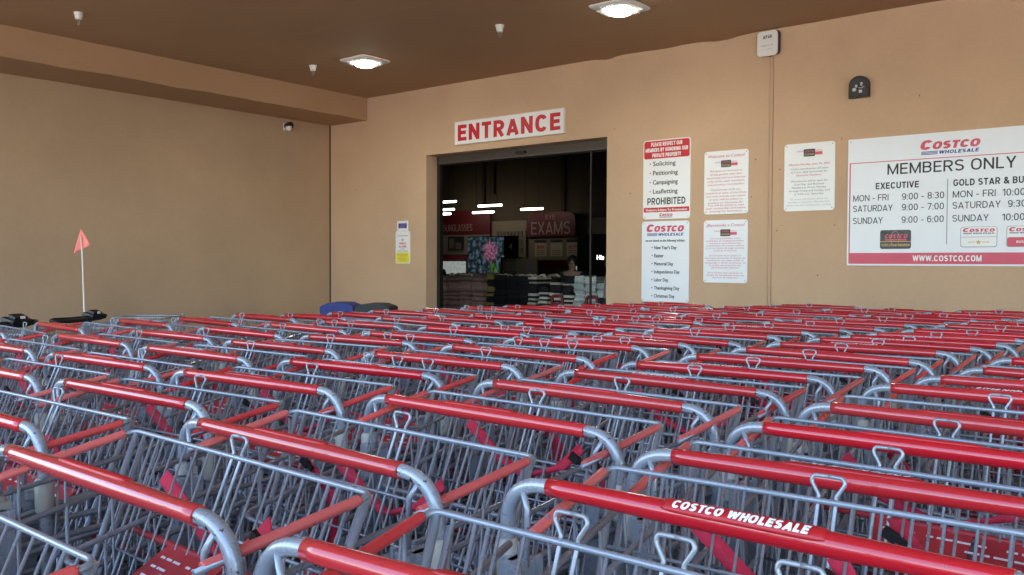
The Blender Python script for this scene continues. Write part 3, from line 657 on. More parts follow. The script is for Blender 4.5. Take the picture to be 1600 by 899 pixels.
for (x, y, z_, L_, lb) in ((-20.1, 24, 3.38, 1.1, 'glowing tube light, upper one of the middle pair inside the store'), (-20.42, 24, 3.15, 1.0, 'glowing tube light, lower one of the middle pair inside the store'), (-18.2, 24, 3.19, .95, 'rightmost glowing tube light inside the store, near the arched red board'), (-22.15, 24, 3.6, .8, 'top left glowing tube light inside the store'), (-22.2, 24, 3.31, .7, 'second tube light down at the left edge of the doorway'), (-22.25, 24, 3.15, .45, 'third and shortest tube light at the left edge of the doorway')):
    f = .94; x, y, z_ = x*f, y*f, (z_-1.3)*f+1.3
    t = thing('tube_light', (x, y, z_), lb, 'light', TG)
    MB().tube([(-L_*f/2, 0, 0), (L_*f/2, 0, 0)], .035, 8).build('tube', M['tubelamp'], t)
    a = MB(); a.ext(-L_*f/2-.05, L_*f/2+.05, -.05, .05, .037, .075)
    for sx in (-1, 1): a.cyl(sx*L_*.3, 0, 2.3, .006, 4.5, 6)
    a.build('fixture', M['bronze'], t)
# boards on the back wall
def board(name, x0, x1, z0, z1, y, m, label, cat='sign', arch=False, th=.06):
    t = thing(name, ((x0+x1)/2, y, z0), label, cat); w_ = x1-x0; h_ = z1-z0
    if arch:
        out = [(-w_/2, 0), (w_/2, 0), (w_/2, h_-.28)]+[(w_/2-.3+.3*math.cos(a), h_-.28+.28*math.sin(a)) for a in [k*PI/16 for k in range(1, 9)]]+[(-w_/2+.3-.3*math.cos(a), h_-.28+.28*math.sin(a)) for a in [k*PI/16 for k in range(8, 0, -1)]]+[(-w_/2, h_-.28)]
        MB().poly(out, -th, 0).build('panel', m, t)
    else: MB().ext(-w_/2, w_/2, -th, 0, 0, h_).build('panel', m, t)
    return t
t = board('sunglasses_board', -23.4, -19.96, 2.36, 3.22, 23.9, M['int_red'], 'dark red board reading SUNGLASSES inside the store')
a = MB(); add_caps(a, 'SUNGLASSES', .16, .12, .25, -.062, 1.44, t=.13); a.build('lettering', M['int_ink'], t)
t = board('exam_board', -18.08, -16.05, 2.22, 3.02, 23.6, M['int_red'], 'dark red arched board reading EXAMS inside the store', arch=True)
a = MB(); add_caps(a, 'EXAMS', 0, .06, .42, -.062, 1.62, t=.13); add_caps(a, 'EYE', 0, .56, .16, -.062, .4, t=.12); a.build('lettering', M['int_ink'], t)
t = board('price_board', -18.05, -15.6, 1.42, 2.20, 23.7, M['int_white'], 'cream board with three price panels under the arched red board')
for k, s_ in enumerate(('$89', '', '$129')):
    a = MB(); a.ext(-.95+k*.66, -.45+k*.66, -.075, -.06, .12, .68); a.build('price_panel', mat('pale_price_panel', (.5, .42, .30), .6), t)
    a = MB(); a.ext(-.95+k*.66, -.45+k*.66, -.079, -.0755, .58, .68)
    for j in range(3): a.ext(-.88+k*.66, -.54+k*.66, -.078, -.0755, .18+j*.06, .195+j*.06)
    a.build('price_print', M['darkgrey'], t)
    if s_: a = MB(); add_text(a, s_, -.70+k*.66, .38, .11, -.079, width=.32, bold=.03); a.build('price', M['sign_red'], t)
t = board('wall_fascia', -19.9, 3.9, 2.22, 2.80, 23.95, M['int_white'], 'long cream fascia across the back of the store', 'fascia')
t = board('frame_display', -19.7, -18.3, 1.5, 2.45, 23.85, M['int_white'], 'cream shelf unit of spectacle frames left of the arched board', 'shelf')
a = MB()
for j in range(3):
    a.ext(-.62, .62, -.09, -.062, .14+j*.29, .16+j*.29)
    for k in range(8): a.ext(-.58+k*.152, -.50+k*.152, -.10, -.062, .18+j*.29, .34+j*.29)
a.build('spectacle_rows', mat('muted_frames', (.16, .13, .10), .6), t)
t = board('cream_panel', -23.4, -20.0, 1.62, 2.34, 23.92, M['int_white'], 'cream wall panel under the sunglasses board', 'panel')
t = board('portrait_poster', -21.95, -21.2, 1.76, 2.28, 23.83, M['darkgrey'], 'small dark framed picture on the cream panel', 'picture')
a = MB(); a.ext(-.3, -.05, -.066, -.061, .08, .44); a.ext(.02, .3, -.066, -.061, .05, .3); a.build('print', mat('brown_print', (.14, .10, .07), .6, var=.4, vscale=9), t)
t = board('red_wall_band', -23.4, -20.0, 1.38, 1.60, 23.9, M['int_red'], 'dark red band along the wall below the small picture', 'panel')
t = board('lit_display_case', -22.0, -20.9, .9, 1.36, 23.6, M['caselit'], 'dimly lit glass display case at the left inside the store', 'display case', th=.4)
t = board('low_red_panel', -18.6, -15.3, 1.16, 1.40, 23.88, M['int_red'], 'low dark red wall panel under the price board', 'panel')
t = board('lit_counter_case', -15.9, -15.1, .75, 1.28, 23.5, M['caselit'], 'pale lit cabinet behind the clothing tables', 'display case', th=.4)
# televisions
def tv(name, x0, x1, z0, z1, y, m, label):
    t = thing(name, ((x0+x1)/2, y, (z0+z1)/2), label, 'television'); w_ = x1-x0; h_ = z1-z0
    MB().ext(-w_/2, w_/2, 0, .06, -h_/2, h_/2).build('case', M['black'], t)
    MB().ext(-w_/2+.012, w_/2-.012, -.003, -.0005, -h_/2+.012, h_/2-.012).build('screen', m, t)
    MB().ext(-.2, .2, -.08, .12, -(z0+z1)/2, -h_/2-.002).build('stand', M['black'], t)
    return t
tv('television', -12.34, -11.33, 1.08, 1.87, 14, M['flower'], 'large television showing a pink flower and branches')
t = tv('television', -11.32, -11.0, 1.43, 1.87, 14.0, M['black'], 'narrow dark screen with a pale number beside the flower television')
a = MB(); add_text(a, '4', 0, -.06, .13, -.006, bold=.02); a.build('screen_digit', M['int_ink'], t)
t = board('spec_placard', -11.32, -10.44, 1.09, 1.40, 13.98, M['int_white'], 'pale price placard under the narrow dark screen')
a = MB(); 
for j in range(3): a.ext(-.36, .1, -.066, -.061, .07+j*.07, .09+j*.07)
a.ext(.18, .36, -.066, -.061, .06, .2); a.build('print', M['ink_grey'], t)
t = tv('television', -9.5, -8.2, .95, 1.87, 14, M['black'], 'large black television at the right of the doorway with a lit word on it')
a = MB(); add_text(a, 'SAMSUNG', .42-.65+.26, .34, .05, -.006, width=.34, bold=.02, align='L'); add_text(a, 'Hisense', -.19, -.03, .085, -.006, width=.40, bold=.05, align='L'); a.build('screen_lettering', M['tv_text'], t)
# clothing tables and stacks
t = thing('clothing_table', (-8.6, 11.3, 0), 'long low wooden sales table carrying the stacks of clothes', 'table')
MB().ext(-2.3, 1.9, -.5, .6, .42, .47).build('tabletop', M['table'], t)
a = MB()
for x in (-2.2, -.2, 1.8):
    for y in (-.42, .5): a.ext(x-.04, x+.04, y-.04, y+.04, 0, .42)
a.build('legs', M['table'], t)
KG = 'stacks of folded clothes'
def stack(x, y, h, m, label, w_=.26):
    t_ = MB(); z0 = 0.0; rnd = random.Random(int(x*1000)+7)
    while z0 < h:
        th = rnd.uniform(.028, .045); ww = w_*rnd.uniform(.88, 1.04); dx = rnd.uniform(-.018, .018); dy = rnd.uniform(-.02, .02)
        n = len(t_.v); pr = [(-ww/2, .3), (-ww/2+.01, .85), (-ww/2+.03, 1), (ww/2-.03, 1), (ww/2-.01, .85), (ww/2, .3), (ww/2-.01, 0), (-ww/2+.01, 0)]
        sag = [rnd.uniform(-.008, .008) for _ in pr]
        pts = [(dx+a_, z0+b_*th+sg*(b_ > .9)) for (a_, b_), sg in zip(pr, sag)]
        t_.poly(pts, dy-.17, dy+.17); z0 += th*.98
    o = t_.build('clothes_stack', m); o.location = (x, y, .472); o.rotation_euler = (0, 0, rnd.uniform(-.1, .1)); tag(o, label, 'clothes', KG); return o
base = [(-10.42, 'c_pink', 'dusty pink'), (-10.12, 'c_pink', 'dusty pink'), (-9.83, 'c_pink', 'dusty pink'), (-9.55, 'c_pink', 'dusty pink')]
desc = ['first from the left', 'second from the left', 'third from the left', 'fourth from the left, beside black clothes']
for (x, m_, c_), d in zip(base, desc): stack(x, 11.25, .56+.03*random.random(), M[m_], 'tall dusty pink stack of folded clothes, '+d)
stack(-9.28, 11.25, .60, M['c_yellow'], 'black clothes stack with yellow edges beside the pink stacks', .16)
for i, (x, d) in enumerate(((-9.06, 'left'), (-8.80, 'middle'), (-8.54, 'right'))): stack(x, 11.25, .60, M['c_black'], 'plain black stack of folded clothes, %s one of three' % d)
for i, (x, hh, d) in enumerate(((-8.33, .58, 'leftmost'), (-8.12, .42, 'second'), (-7.91, .52, 'third'))): stack(x, 11.2, hh, M['c_bw'], 'black and white stack of folded clothes, %s of the mixed ones' % d, .2)
stack(-7.70, 11.25, .55, M['c_bw'], 'black and white stack next to the pale grey clothes', .2)
for i, (x, hh, d) in enumerate(((-7.50, .60, 'left'), (-7.28, .62, 'middle'), (-7.06, .50, 'right'))): stack(x, 11.28, hh, M['c_grey'], 'pale grey stack of folded clothes, %s one of three' % d, .21)
a = MB(); rnd = random.Random(5)
for k in range(60):
    x = rnd.uniform(-1.1, 1.0); y = rnd.uniform(-.15, .15)
    a.tube(fillet([(x, y, 0), (x+rnd.uniform(.03, .08), y+.03, rnd.uniform(.01, .03)), (x+rnd.uniform(.1, .16), y, 0)], .03, 3), rnd.uniform(.012, .022), 6)
o = a.build('loose_garments', M['c_tan']); o.location = (-9.15, 11.26, 1.09); tag(o, 'pale rumpled garments lying loose on top of the pink and black stacks', 'clothes')
# red looped platform carts at the doorway
for (x, lb) in ((-6.41, 'grey platform cart with red loop handle, left one in the doorway'), (-5.88, 'grey platform cart with red loop handle, right one in the doorway')):
    t = thing('platform_cart', (x, 9.0, 0), lb, 'cart', 'platform carts in the doorway')
    MB().ext(-.18, .18, 0, .8, .16, .20).build('deck', M['steel'], t)
    MB().tube(fillet([(-.08, 0, .18), (-.08, 0, .885), (.08, 0, .885), (.08, 0, .18)], .05, 5), .022, 10).build('loop_handle', M['int_red'], t)
    MB().ext(-.06, .06, -.01, .01, .70, .80).build('handle_panel', M['int_red'], t)
    for sx in (-.13, .13):
        for yy in (.08, .7): MB().cyl(sx, yy, .075, .075, .03, 14, 'X').build('wheel', M['rubber'], t)
# people inside the store
def skin_body(name, edges, radii, m, parent=None):
    me = bpy.data.meshes.new(name); V = list(radii.keys()); idx = {k: i for i, k in enumerate(V)}
    me.from_pydata([radii[k][0] for k in V], [(idx[a_], idx[b_]) for a_, b_ in edges], []); o = bpy.data.objects.new(name, me); COL.objects.link(o)
    md = o.modifiers.new('s', 'SKIN'); sv = me.skin_vertices[0].data
    for k in V: r = radii[k][1]; sv[idx[k]].radius = r if isinstance(r, tuple) else (r, r)
    sv[idx[V[0]]].use_root = True
    sb = o.modifiers.new('u', 'SUBSURF'); sb.levels = 2; sb.render_levels = 2
    dg = bpy.context.evaluated_depsgraph_get(); me2 = bpy.data.meshes.new_from_object(o.evaluated_get(dg)); bpy.data.objects.remove(o)
    for p in me2.polygons: p.use_smooth = True
    me2.materials.clear(); me2.materials.append(m); return link(name, me2, parent)
def person(x, y, rz, label, shirt, H=1.0):
    t = thing('person', (x, y, 0), label, 'person', rz=rz); s = H
    J = {'pelvis': ((0, 0, .95*s), (.15, .11)), 'waist': ((0, 0, 1.08*s), (.13, .10)), 'chest': ((0, 0, 1.30*s), (.17, .12)), 'neck0': ((0, 0, 1.46*s), (.07, .07)), 'neck': ((0, -.01, 1.53*s), (.052, .055)), 'head': ((0, -.015, 1.62*s), (.075, .092)), 'crown': ((0, -.01, 1.71*s), (.062, .078))}
    E_ = [('pelvis', 'waist'), ('waist', 'chest'), ('chest', 'neck0'), ('neck0', 'neck'), ('neck', 'head'), ('head', 'crown')]
    for sx, n_ in ((-1, 'l'), (1, 'r')):
        J.update({n_+'sh': ((sx*.19, 0, 1.40*s), .062), n_+'el': ((sx*.23, -.02, 1.12*s), .046), n_+'wr': ((sx*.22, -.18, .98*s), .032), n_+'ha': ((sx*.21, -.27, .98*s), (.018, .04)), n_+'hip': ((sx*.09, 0, .88*s), .092), n_+'kn': ((sx*.10, -.02, .50*s), .062), n_+'an': ((sx*.10, .02, .09*s), .042), n_+'to': ((sx*.11, -.15, .04*s), .038)})
        E_ += [('chest', n_+'sh'), (n_+'sh', n_+'el'), (n_+'el', n_+'wr'), (n_+'wr', n_+'ha'), ('pelvis', n_+'hip'), (n_+'hip', n_+'kn'), (n_+'kn', n_+'an'), (n_+'an', n_+'to')]
    skin_body('body', E_, J, M['skin'], t)
    def grow(k, d): c_, r = J[k]; return (c_, (r[0]+d, r[1]+d) if isinstance(r, tuple) else r+d)
    ks = ['chest', 'waist', 'pelvis', 'lsh', 'lel', 'rsh', 'rel']; Js = {k: grow(k, .014) for k in ks}
    skin_body('shirt', [('chest', 'waist'), ('waist', 'pelvis'), ('chest', 'lsh'), ('lsh', 'lel'), ('chest', 'rsh'), ('rsh', 'rel')], Js, shirt, t)
    Jt = {'pelvis': ((0, 0, .93*s), (.162, .122))}
    for n_ in 'lr':
        for k in ('hip', 'kn', 'an'): Jt[n_+k] = grow(n_+k, .018)
    skin_body('trousers', [('pelvis', 'lhip'), ('lhip', 'lkn'), ('lkn', 'lan'), ('pelvis', 'rhip'), ('rhip', 'rkn'), ('rkn', 'ran')], Jt, M['jeans'], t)
    a = MB(); a.lathe(0, .012, 1.62*s, [(.075, -.04), (.094, .01), (.094, .06), (.08, .11), (.05, .14), (.001, .152)], 18); a.build('hair', M['hair'], t)
    f = MB()
    for sx in (-1, 1): f.lathe(sx*.03, -.098, 1.635*s, [(.001, -.008), (.010, 0), (.001, .008)], 8)
    f.build('eyes', M['ink_black'], t); f = MB(); f.tube([(0, -.095, 1.635*s), (0, -.12, 1.605*s), (0, -.10, 1.60*s)], [.008, .014, .008], 8); f.build('nose', M['skin'], t)
    return t
person(-8.3, 12.1, .3, 'dark haired person in dark clothes bending of view behind the clothing stacks'.replace(' bending of view', ''), M['darkshirt'], .80)
person(-6.70, 10.75, 2.2, 'person in a pale grey shirt at the right edge of the doorway', M['greyshirt'], .80)
person(-12.1, 12.7, .5, 'dark haired person standing at the far left inside the doorway', M['darkshirt'], .80)

# ---------------------------------------------------------------- bins
def bin_(x, y, w_, d_, h, m, label, rz=0):
    t = thing('waste_bin', (x, y, 0), label, 'bin', 'bins by the corner', rz=rz)
    a = MB(); n = len(a.v)
    for (sc, z_) in ((.86, 0), (.97, h-.20), (.97, h-.19)):
        for sx, sy in ((-1, -1), (1, -1), (1, 1), (-1, 1)): a.v.append((sx*w_/2*sc, sy*d_/2*sc, z_))
    for i in range(2):
        for k in range(4): k2 = (k+1) % 4; a.f.append([i*4+k, i*4+k2, i*4+4+k2, i*4+4+k]); a.sm.append(False)
    a.f.append([0, 1, 2, 3]); a.sm.append(False); a.build('body', m, t)
    out = [(-w_/2, h-.19), (w_/2, h-.19), (w_/2, h-.045), (w_/2-.02, h-.030), (w_*.24, h-.003), (w_*.1, h), (-w_*.1, h), (-w_*.24, h-.003), (-w_/2+.02, h-.030), (-w_/2, h-.045)]
    MB().poly(out, -d_/2, d_/2).build('lid', m, t)
    MB().plate(-.0, h-.115, w_*.62, .10, .012, -d_/2-.006, -d_/2+.002).build('flap', m, t)
bin_(-7.20, 6.12, .36, .36, .875, M['bluebin'], 'blue plastic bin with peaked lid near the corner', rz=.55)
bin_(-6.90, 6.34, .385, .38, .865, M['greybin'], 'dark grey plastic bin with peaked lid beside the blue one', rz=.55)

# ---------------------------------------------------------------- electric scooters
def scooter(x, y, rz, label):
    t = thing('mobility_scooter', (x, y, 0), label, 'mobility scooter', 'electric scooters by the side wall', rz=rz)
    # local -Y is forward
    MB().plate(0, .22, .52, .16, .05, -.45, .55).build('deck', M['darkgrey'], t)
    a = MB(); a.plate(0, .50, .46, .10, .04, .18, .62); a.build('seat', M['vinyl'], t)
    a = MB(); a.plate(0, .66, .42, .22, .06, .60, .67); a.build('backrest', M['vinyl'], t)
    MB().cyl(0, .4, .38, .04, .2).build('seat_post', M['steel'], t)
    for sx in (-.27, .27): MB().cyl(sx, .42, .13, .13, .07, 20, 'X').build('wheel', M['rubber'], t)
    MB().cyl(0, -.42, .11, .11, .08, 20, 'X').build('front_wheel', M['rubber'], t)
    MB().tube([(0, -.44, .25), (0, -.30, .90)], .03, 10).build('tiller', M['darkgrey'], t)
    a = MB(); a.tube(fillet([(-.275, -.24, .905), (-.16, -.29, .915), (.16, -.29, .930), (.275, -.24, .935)], .05, 4), [.008, .016]+[.022]*9+[.018, .016][:0]+[.020], 10) if False else a.tube([(-.275, -.24, .900), (-.25, -.25, .898), (-.15, -.29, .897), (.0, -.30, .898), (.15, -.29, .900), (.25, -.25, .902), (.275, -.24, .903)], [.010, .020, .021, .022, .020, .015, .010], 12)
    a.build('handlebar', M['black'], t)
    a = MB(); a.box(.08, -.30, .918, .14, .09, .03, Matrix.Rotation(.25, 3, 'X')); a.box(.08, -.305, .938, .085, .05, .024, Matrix.Rotation(.35, 3, 'X')); a.build('console', M['black'], t)
    a = MB(); a.box(.085, -.335, .938, .03, .004, .016); a.build('display', M['white_plastic'], t)
    a = MB(); w0, w1 = .20, .23; y0, y1 = -.80, -.46; z0, z1 = .60, .875
    for zz in (z0, .70, .79, z1):
        f = (zz-z0)/(z1-z0); w_ = w0+(w1-w0)*f; a.tube(fillet([(-w_, y1, zz), (-w_, y0, zz), (w_, y0, zz), (w_, y1, zz), (-w_, y1, zz)], .02, 3), .004 if zz < z1 else .006, 6)
    for k in range(17):
        x_ = -1+k/8
        for yy in (y0, y1): a.tube([(x_*w0, yy, z0), (x_*w1, yy, z1)], .0025, 5)
    for k in range(11):
        yy = y0+(y1-y0)*k/10
        a.tube([(-w1, yy, z1), (-w0, yy, z0), (w0, yy, z0), (w1, yy, z1)], .0025, 5)
    a.build('basket', M['wire'], t)
    a = MB()
    for sx in (-.09, .09): a.tube([(sx, -.44, .45), (sx, -.44, .885)], .018, 8)
    a.build('basket_post', M['tube'], t)
    return t
scooter(-6.37, 2.75, PI/2+.44, 'black electric scooter with wire basket below the orange flag')
o_ = scooter(-5.56, 1.91, PI/2+.44, 'black electric scooter with wire basket at the left edge')
o_.scale = (1.1, 1, 1.04)
t = thing('safety_flag', (-6.99, 3.27, 0), 'orange triangular pennant on a thin white pole against the brown wall', 'flag')
MB().tube([(0, .02, .25), (0, .012, .9), (0, 0, 1.36), (0, -.008, 1.50)], [.008, .007, .005, .004], 8).build('pole', M['pole'], t)
a = MB(); tri = [((-.0, -.0), 1.56), ((-.042, -.040), 1.365), ((.045, .046), 1.428)]
n = 8
def fl(u, v):
    A = Vector((-.004, -.006, 1.560)); B = Vector((-.045, -.046, 1.362)); C = Vector((.043, .050, 1.432))
    p = A*(1-u)+(B*(1-v)+C*v)*u; q = .006*math.sin(v*5+u*3)*u; return (p.x+q, p.y-q, p.z)
o = grid('pennant', fl, 10, 8, M['flag'], t)
sm_ = o.modifiers.new('t', 'SOLIDIFY'); sm_.thickness = .0015
# small grey wire cart behind
t = thing('wire_trolley', (-6.25, 3.42, 0), 'small grey wire trolley behind the carts right of the scooters', 'trolley', rz=.6)
a = MB(); 
for zz in (.60, .70, .79, .882): a.tube(fillet([(-.2, -.15, zz), (.2, -.15, zz), (.2, .15, zz), (-.2, .15, zz), (-.2, -.15, zz)], .02, 3), .006 if zz > .85 else .004, 6)
for k in range(15):
    for yy in (-.15, .15): a.tube([(-.2+k*.4/14, yy, .60), (-.2+k*.4/14, yy, .88)], .0025, 5)
a.build('basket', M['wire'], t)
a = MB(); a.tube([(.2, .15, .1), (.2, .15, .90)], .013, 8); a.tube([(-.2, .15, .1), (-.2, .15, .86)], .011, 8); a.tube([(.2, -.15, .1), (.2, -.15, .6)], .01, 8); a.tube([(-.2, -.15, .1), (-.2, -.15, .6)], .01, 8); a.build('frame', M['tube'], t)
for sx in (-.2, .2):
    for sy in (-.15, .15): MB().cyl(sx, sy, .05, .05, .02, 12, 'X').build('wheel', M['rubber'], t)

# ---------------------------------------------------------------- shopping cart parts (local -Y is the front of the cart, Z up)
ZH = 1.030
def hw(y):   # half width of basket rim at local y (negative forward)
    return .283-.088*min(1, max(0, (-y-.15)/.80))
def zr(y): return 1.024-.165*max(0, (-y-.15))
mb = MB()
mb.tube(fillet([(-.296, .0, .26), (-.299, .012, .62), (-.302, 0, ZH), (.302, 0, ZH), (.299, .012, .62), (.296, .0, .26)], [.2, .062, .062, .2], 9), .0094, 14)
ME_frame = mb.mesh('handle_frame', M['tube'])
mb = MB(); xs = [-.2375+.475*k/24 for k in range(25)]
mb.tube([(x, 0, ZH) for x in xs], [.0112+.0020*math.exp(-(x/.15)**4) for x in xs], 20)
ME_grip = mb.mesh('grip', M['red'])
def pad_mesh(c_deg, name='grip_pad'):
    m_ = MB(); nu, nv = 26, 10
    for j in range(nv+1):
        for i in range(nu+1):
            x = -.085+.17*i/nu; e = max(0., 1-(abs(x)/.085)**10); an = math.radians(c_deg+(j/nv-.5)*92*(.80+.2*e)); edge = 1-abs(j/nv-.5)*2
            r = .0138+.0020*min(1, edge*4)*min(1, (1-abs(x)/.085)*9)
            m_.v.append((x, -r*math.cos(an), ZH+r*math.sin(an)))
    for j in range(nv):
        for i in range(nu): a_ = j*(nu+1)+i; m_.f.append([a_, a_+1, a_+nu+2, a_+nu+1]); m_.sm.append(True)
    # skirt down to the grip
    def rim(idx):
        n0 = len(m_.v)
        for q in idx:
            x, y, z_ = m_.v[q]; L = math.hypot(y, z_-ZH); m_.v.append((x, y*.0125/L, ZH+(z_-ZH)*.0125/L))
        for k in range(len(idx)-1): m_.f.append([idx[k], idx[k+1], n0+k+1, n0+k]); m_.sm.append(False)
    rim(list(range(nu+1))); rim([nv*(nu+1)+i for i in range(nu+1)]); rim([j*(nu+1) for j in range(nv+1)]); rim([j*(nu+1)+nu for j in range(nv+1)])
    return m_.mesh(name, M['pad'])
ME_padT = pad_mesh(112); ME_padF = pad_mesh(62)
def pad_text(c_deg, flip, m):
    m_ = MB(); r = .0173
    def fn(x, z_, dr=0):
        if flip: x, z_ = -x, -z_
        an = math.radians(c_deg)+z_/r; r2 = r+dr; return (x, -r2*math.cos(an), ZH+r2*math.sin(an))
    add_caps(m_, 'COSTCO WHOLESALE', 0, -.0052, .0104, 0, .142, t=.25, shear=.2, fn=fn, gap=.1)
    return m_.mesh('lettering', m)
ME_txtF = pad_text(52, False, M['white_ink']); ME_txtT = pad_text(80, True, M['white_ink']); ME_txtW = pad_text(96, True, M['worn_ink'])
def bumper(sx):
    m_ = MB(); m_.tube([(sx*.301, .003, .895), (sx*.301, .003, .903), (sx*.301, .002, .950), (sx*.301, .002, .955)], [.011, .0145, .0145, .011], 12); m_.box(sx*.290, .010, .925, .012, .016, .045); return m_.mesh('post_bumper', M['cream'])
def bracket(sx):
    m_ = MB(); m_.box(sx*.272, -.012, .862, .026, .040, .150); m_.box(sx*.256, -.030, .862, .006, .008, .158); m_.box(sx*.256, .006, .862, .006, .008, .158); m_.box(sx*.286, -.004, .93, .02, .034, .014); m_.box(sx*.286, -.004, .79, .02, .034, .014)
    m_.tube([(sx*.262, -.012, .93), (sx*.262, -.010, 1.00), (sx*.275, -.004, 1.024)], .004, 6); return m_.mesh('side_bracket', M['tube'])
ME_bump = [bumper(-1), bumper(1)]; ME_brk = [bracket(-1), bracket(1)]
def sleeve(sx):
    m_ = MB(); p0 = Vector((sx*.2845, -.158, 1.0235)); p1 = Vector((sx*.268, -.350, .990)); m_.tube([p0, p0.lerp(p1, .02), p0.lerp(p1, .98), p1], [.0054, .0066, .0066, .0058], 12); return m_.mesh('rim_sleeve', M['sleeve'])
ME_slv = [sleeve(-1), sleeve(1)]
# rear gate / seat back, hinged at the rail, swung forward by the cart nested behind it
def gate(loops):
    m_ = MB(); yt, zt = -.140, 1.026; yb, zb = -.335, .56
    rail = fillet([(-.271, -.36, .988), (-.285, yt, zt), (.285, yt, zt), (.271, -.36, .988)], .016, 5); m_.tube(rail, .0038, 9)
    def P(x, t): return Vector((x*(1-.10*t), yt+(yb-yt)*t, zt+(zb-zt)*t))
    dbl = {0.0} | set(loops) | {-.215, .215}
    xs = []
    k = -.255
    while k < .26:
        xs.append(k); k += .0316
    for x in xs:
        if all(abs(x-d) > .021 for d in dbl): m_.tube([P(x, .0), P(x, 1)], .0020, 6)
    for d in dbl:
        for s_ in (-1, 1):
            if d in loops:
                m_.tube(fillet([P(d+s_*.010, 1), P(d+s_*.010, 0)+Vector((0, .003, 0)), P(d+s_*.010, 0)+Vector((0, .004, .006)), P(d+s_*.019, 0)+Vector((0, .006, .021)), P(d+s_*.017, 0)+Vector((0, .007, .028)), P(d, 0)+Vector((0, .007, .0285))], .006, 3), .0025, 7)
            else: m_.tube([P(d+s_*.009, 0), P(d+s_*.009, 1)], .0026, 6)
    for t in (.20, .34, .48, .62, .76, .88, 1.): m_.tube([P(-.27, t)+Vector((0, -.003, 0)), P(.27, t)+Vector((0, -.003, 0))], .0026 if t in (.20, .48, .76) else (.0018 if t < 1 else .004), 6)
    for sx in (-1, 1):
        m_.tube([P(sx*.279, 0), P(sx*.272, 1)], .0055, 6); m_.tube([P(sx*.264, .03)+Vector((0, .010, 0)), P(sx*.258, 1)+Vector((0, .010, 0))], .0045, 6)
    return m_.mesh('rear_gate', M['wire'])
ME_gate1 = gate([0.0]); ME_gate3 = gate([-.11, 0.0, .11])
# basket
m_ = MB(); YF = -.95
def zb_(y): return .42+.10*max(0, (-y)/.95)
def wbm(y): return hw(y)-.045
ys = [0.0-.068*k for k in range(15)]
m_.tube(fillet([(-.296, .0, .885), (-.276, -.30, .880), (-.19, YF, .80), (.19, YF, .80), (.276, -.30, .880), (.296, 0, .885)], .04, 4), .0050, 7)
m_.tube(fillet([(-.270, -.345, .990), (-hw(YF), YF, zr(YF)), (hw(YF), YF, zr(YF)), (.270, -.345, .990)], .04, 5), .0044, 8)
for f in (.35, .68):
    def q(y): return (hw(y)*(1-f)+wbm(y)*f, (zr(y) if y < -.1 else .97)*(1-f)+zb_(y)*f)
    a0, a1 = q(-.02), q(YF)
    m_.tube(fillet([(-a0[0], -.02, a0[1]), (-a1[0], YF, a1[1]), (a1[0], YF, a1[1]), (a0[0], -.02, a0[1])], .035, 4), .0030, 6)
for y in ys:
    zt = zr(y) if y <= -.15 else .885
    for sx in (-1, 1):
        m_.tube([(sx*(hw(y)-.001 if y <= -.15 else .290), y-.0, zt), (sx*wbm(y), y-.012, zb_(y)+.015), (sx*(wbm(y)-.015), y-.012, zb_(y))], .0022, 5)
    m_.tube([(-wbm(y)+.015, y-.012, zb_(y)), (wbm(y)-.015, y-.012, zb_(y))], .0022, 5)
for k in range(9):
    x = -1+k/4; m_.tube(fillet([(x*(wbm(0)-.01), 0, zb_(0)+.003), (x*(wbm(YF)-.01), YF+.01, zb_(YF)+.003), (x*hw(YF), YF, zr(YF))], .02, 2), .0022, 5)
ME_basket = m_.mesh('basket', M['wire'])
# child seat
m_ = MB(); rot = Matrix.Rotation(math.radians(28), 3, 'X')
for (xa, xb) in ((-.085, .055), (.062, .19)): m_.box((xa+xb)/2, -.235, .872, xb-xa, .098, .004, rot)
m_.tube([(-.20, -.278, .849), (.20, -.278, .849)], .0075, 9); m_.tube([(-.20, -.190, .896), (.20, -.190, .896)], .005, 8)
ME_seat = m_.mesh('child_seat', M['seat'])
m_ = MB(); rnd = random.Random(3)
nrm = rot @ Vector((0, 0, 1)); ey = rot @ Vector((0, 1, 0)); c0 = Vector((.03, -.235, .872))+nrm*.0030
for row in range(4):
    x = -.10
    while x < .12:
        l_ = rnd.uniform(.006, .022); yy = .028-.017*row
        if rnd.random() < .75: p = c0+Vector((x+l_/2, 0, 0))+ey*yy; m_.box(p.x, p.y, p.z, l_, .0035, .0008, rot)
        x += l_+.005
ME_print = m_.mesh('worn_print', M['worn_ink'])
m_ = MB(); m_.tube([(-.19, -.30, .72), (-.19, -.17, .755), (.19, -.17, .755), (.19, -.30, .72)], .005, 6); m_.box(0, -.30, .72, .38, .025, .005); ME_seatlow = m_.mesh('seat_bar', M['seat'])
m_ = MB()
for k in range(8): yy = -.17-.028*k; m_.tube([(-.235, yy, .800-.006*k), (.235, yy, .800-.006*k)], .0020, 5)
for k in range(7): xx = -.225+.075*k; m_.tube([(xx, -.165, .803), (xx, -.375, .756)], .0024, 5)
ME_seatgrid = m_.mesh('seat_grid', M['wire'])
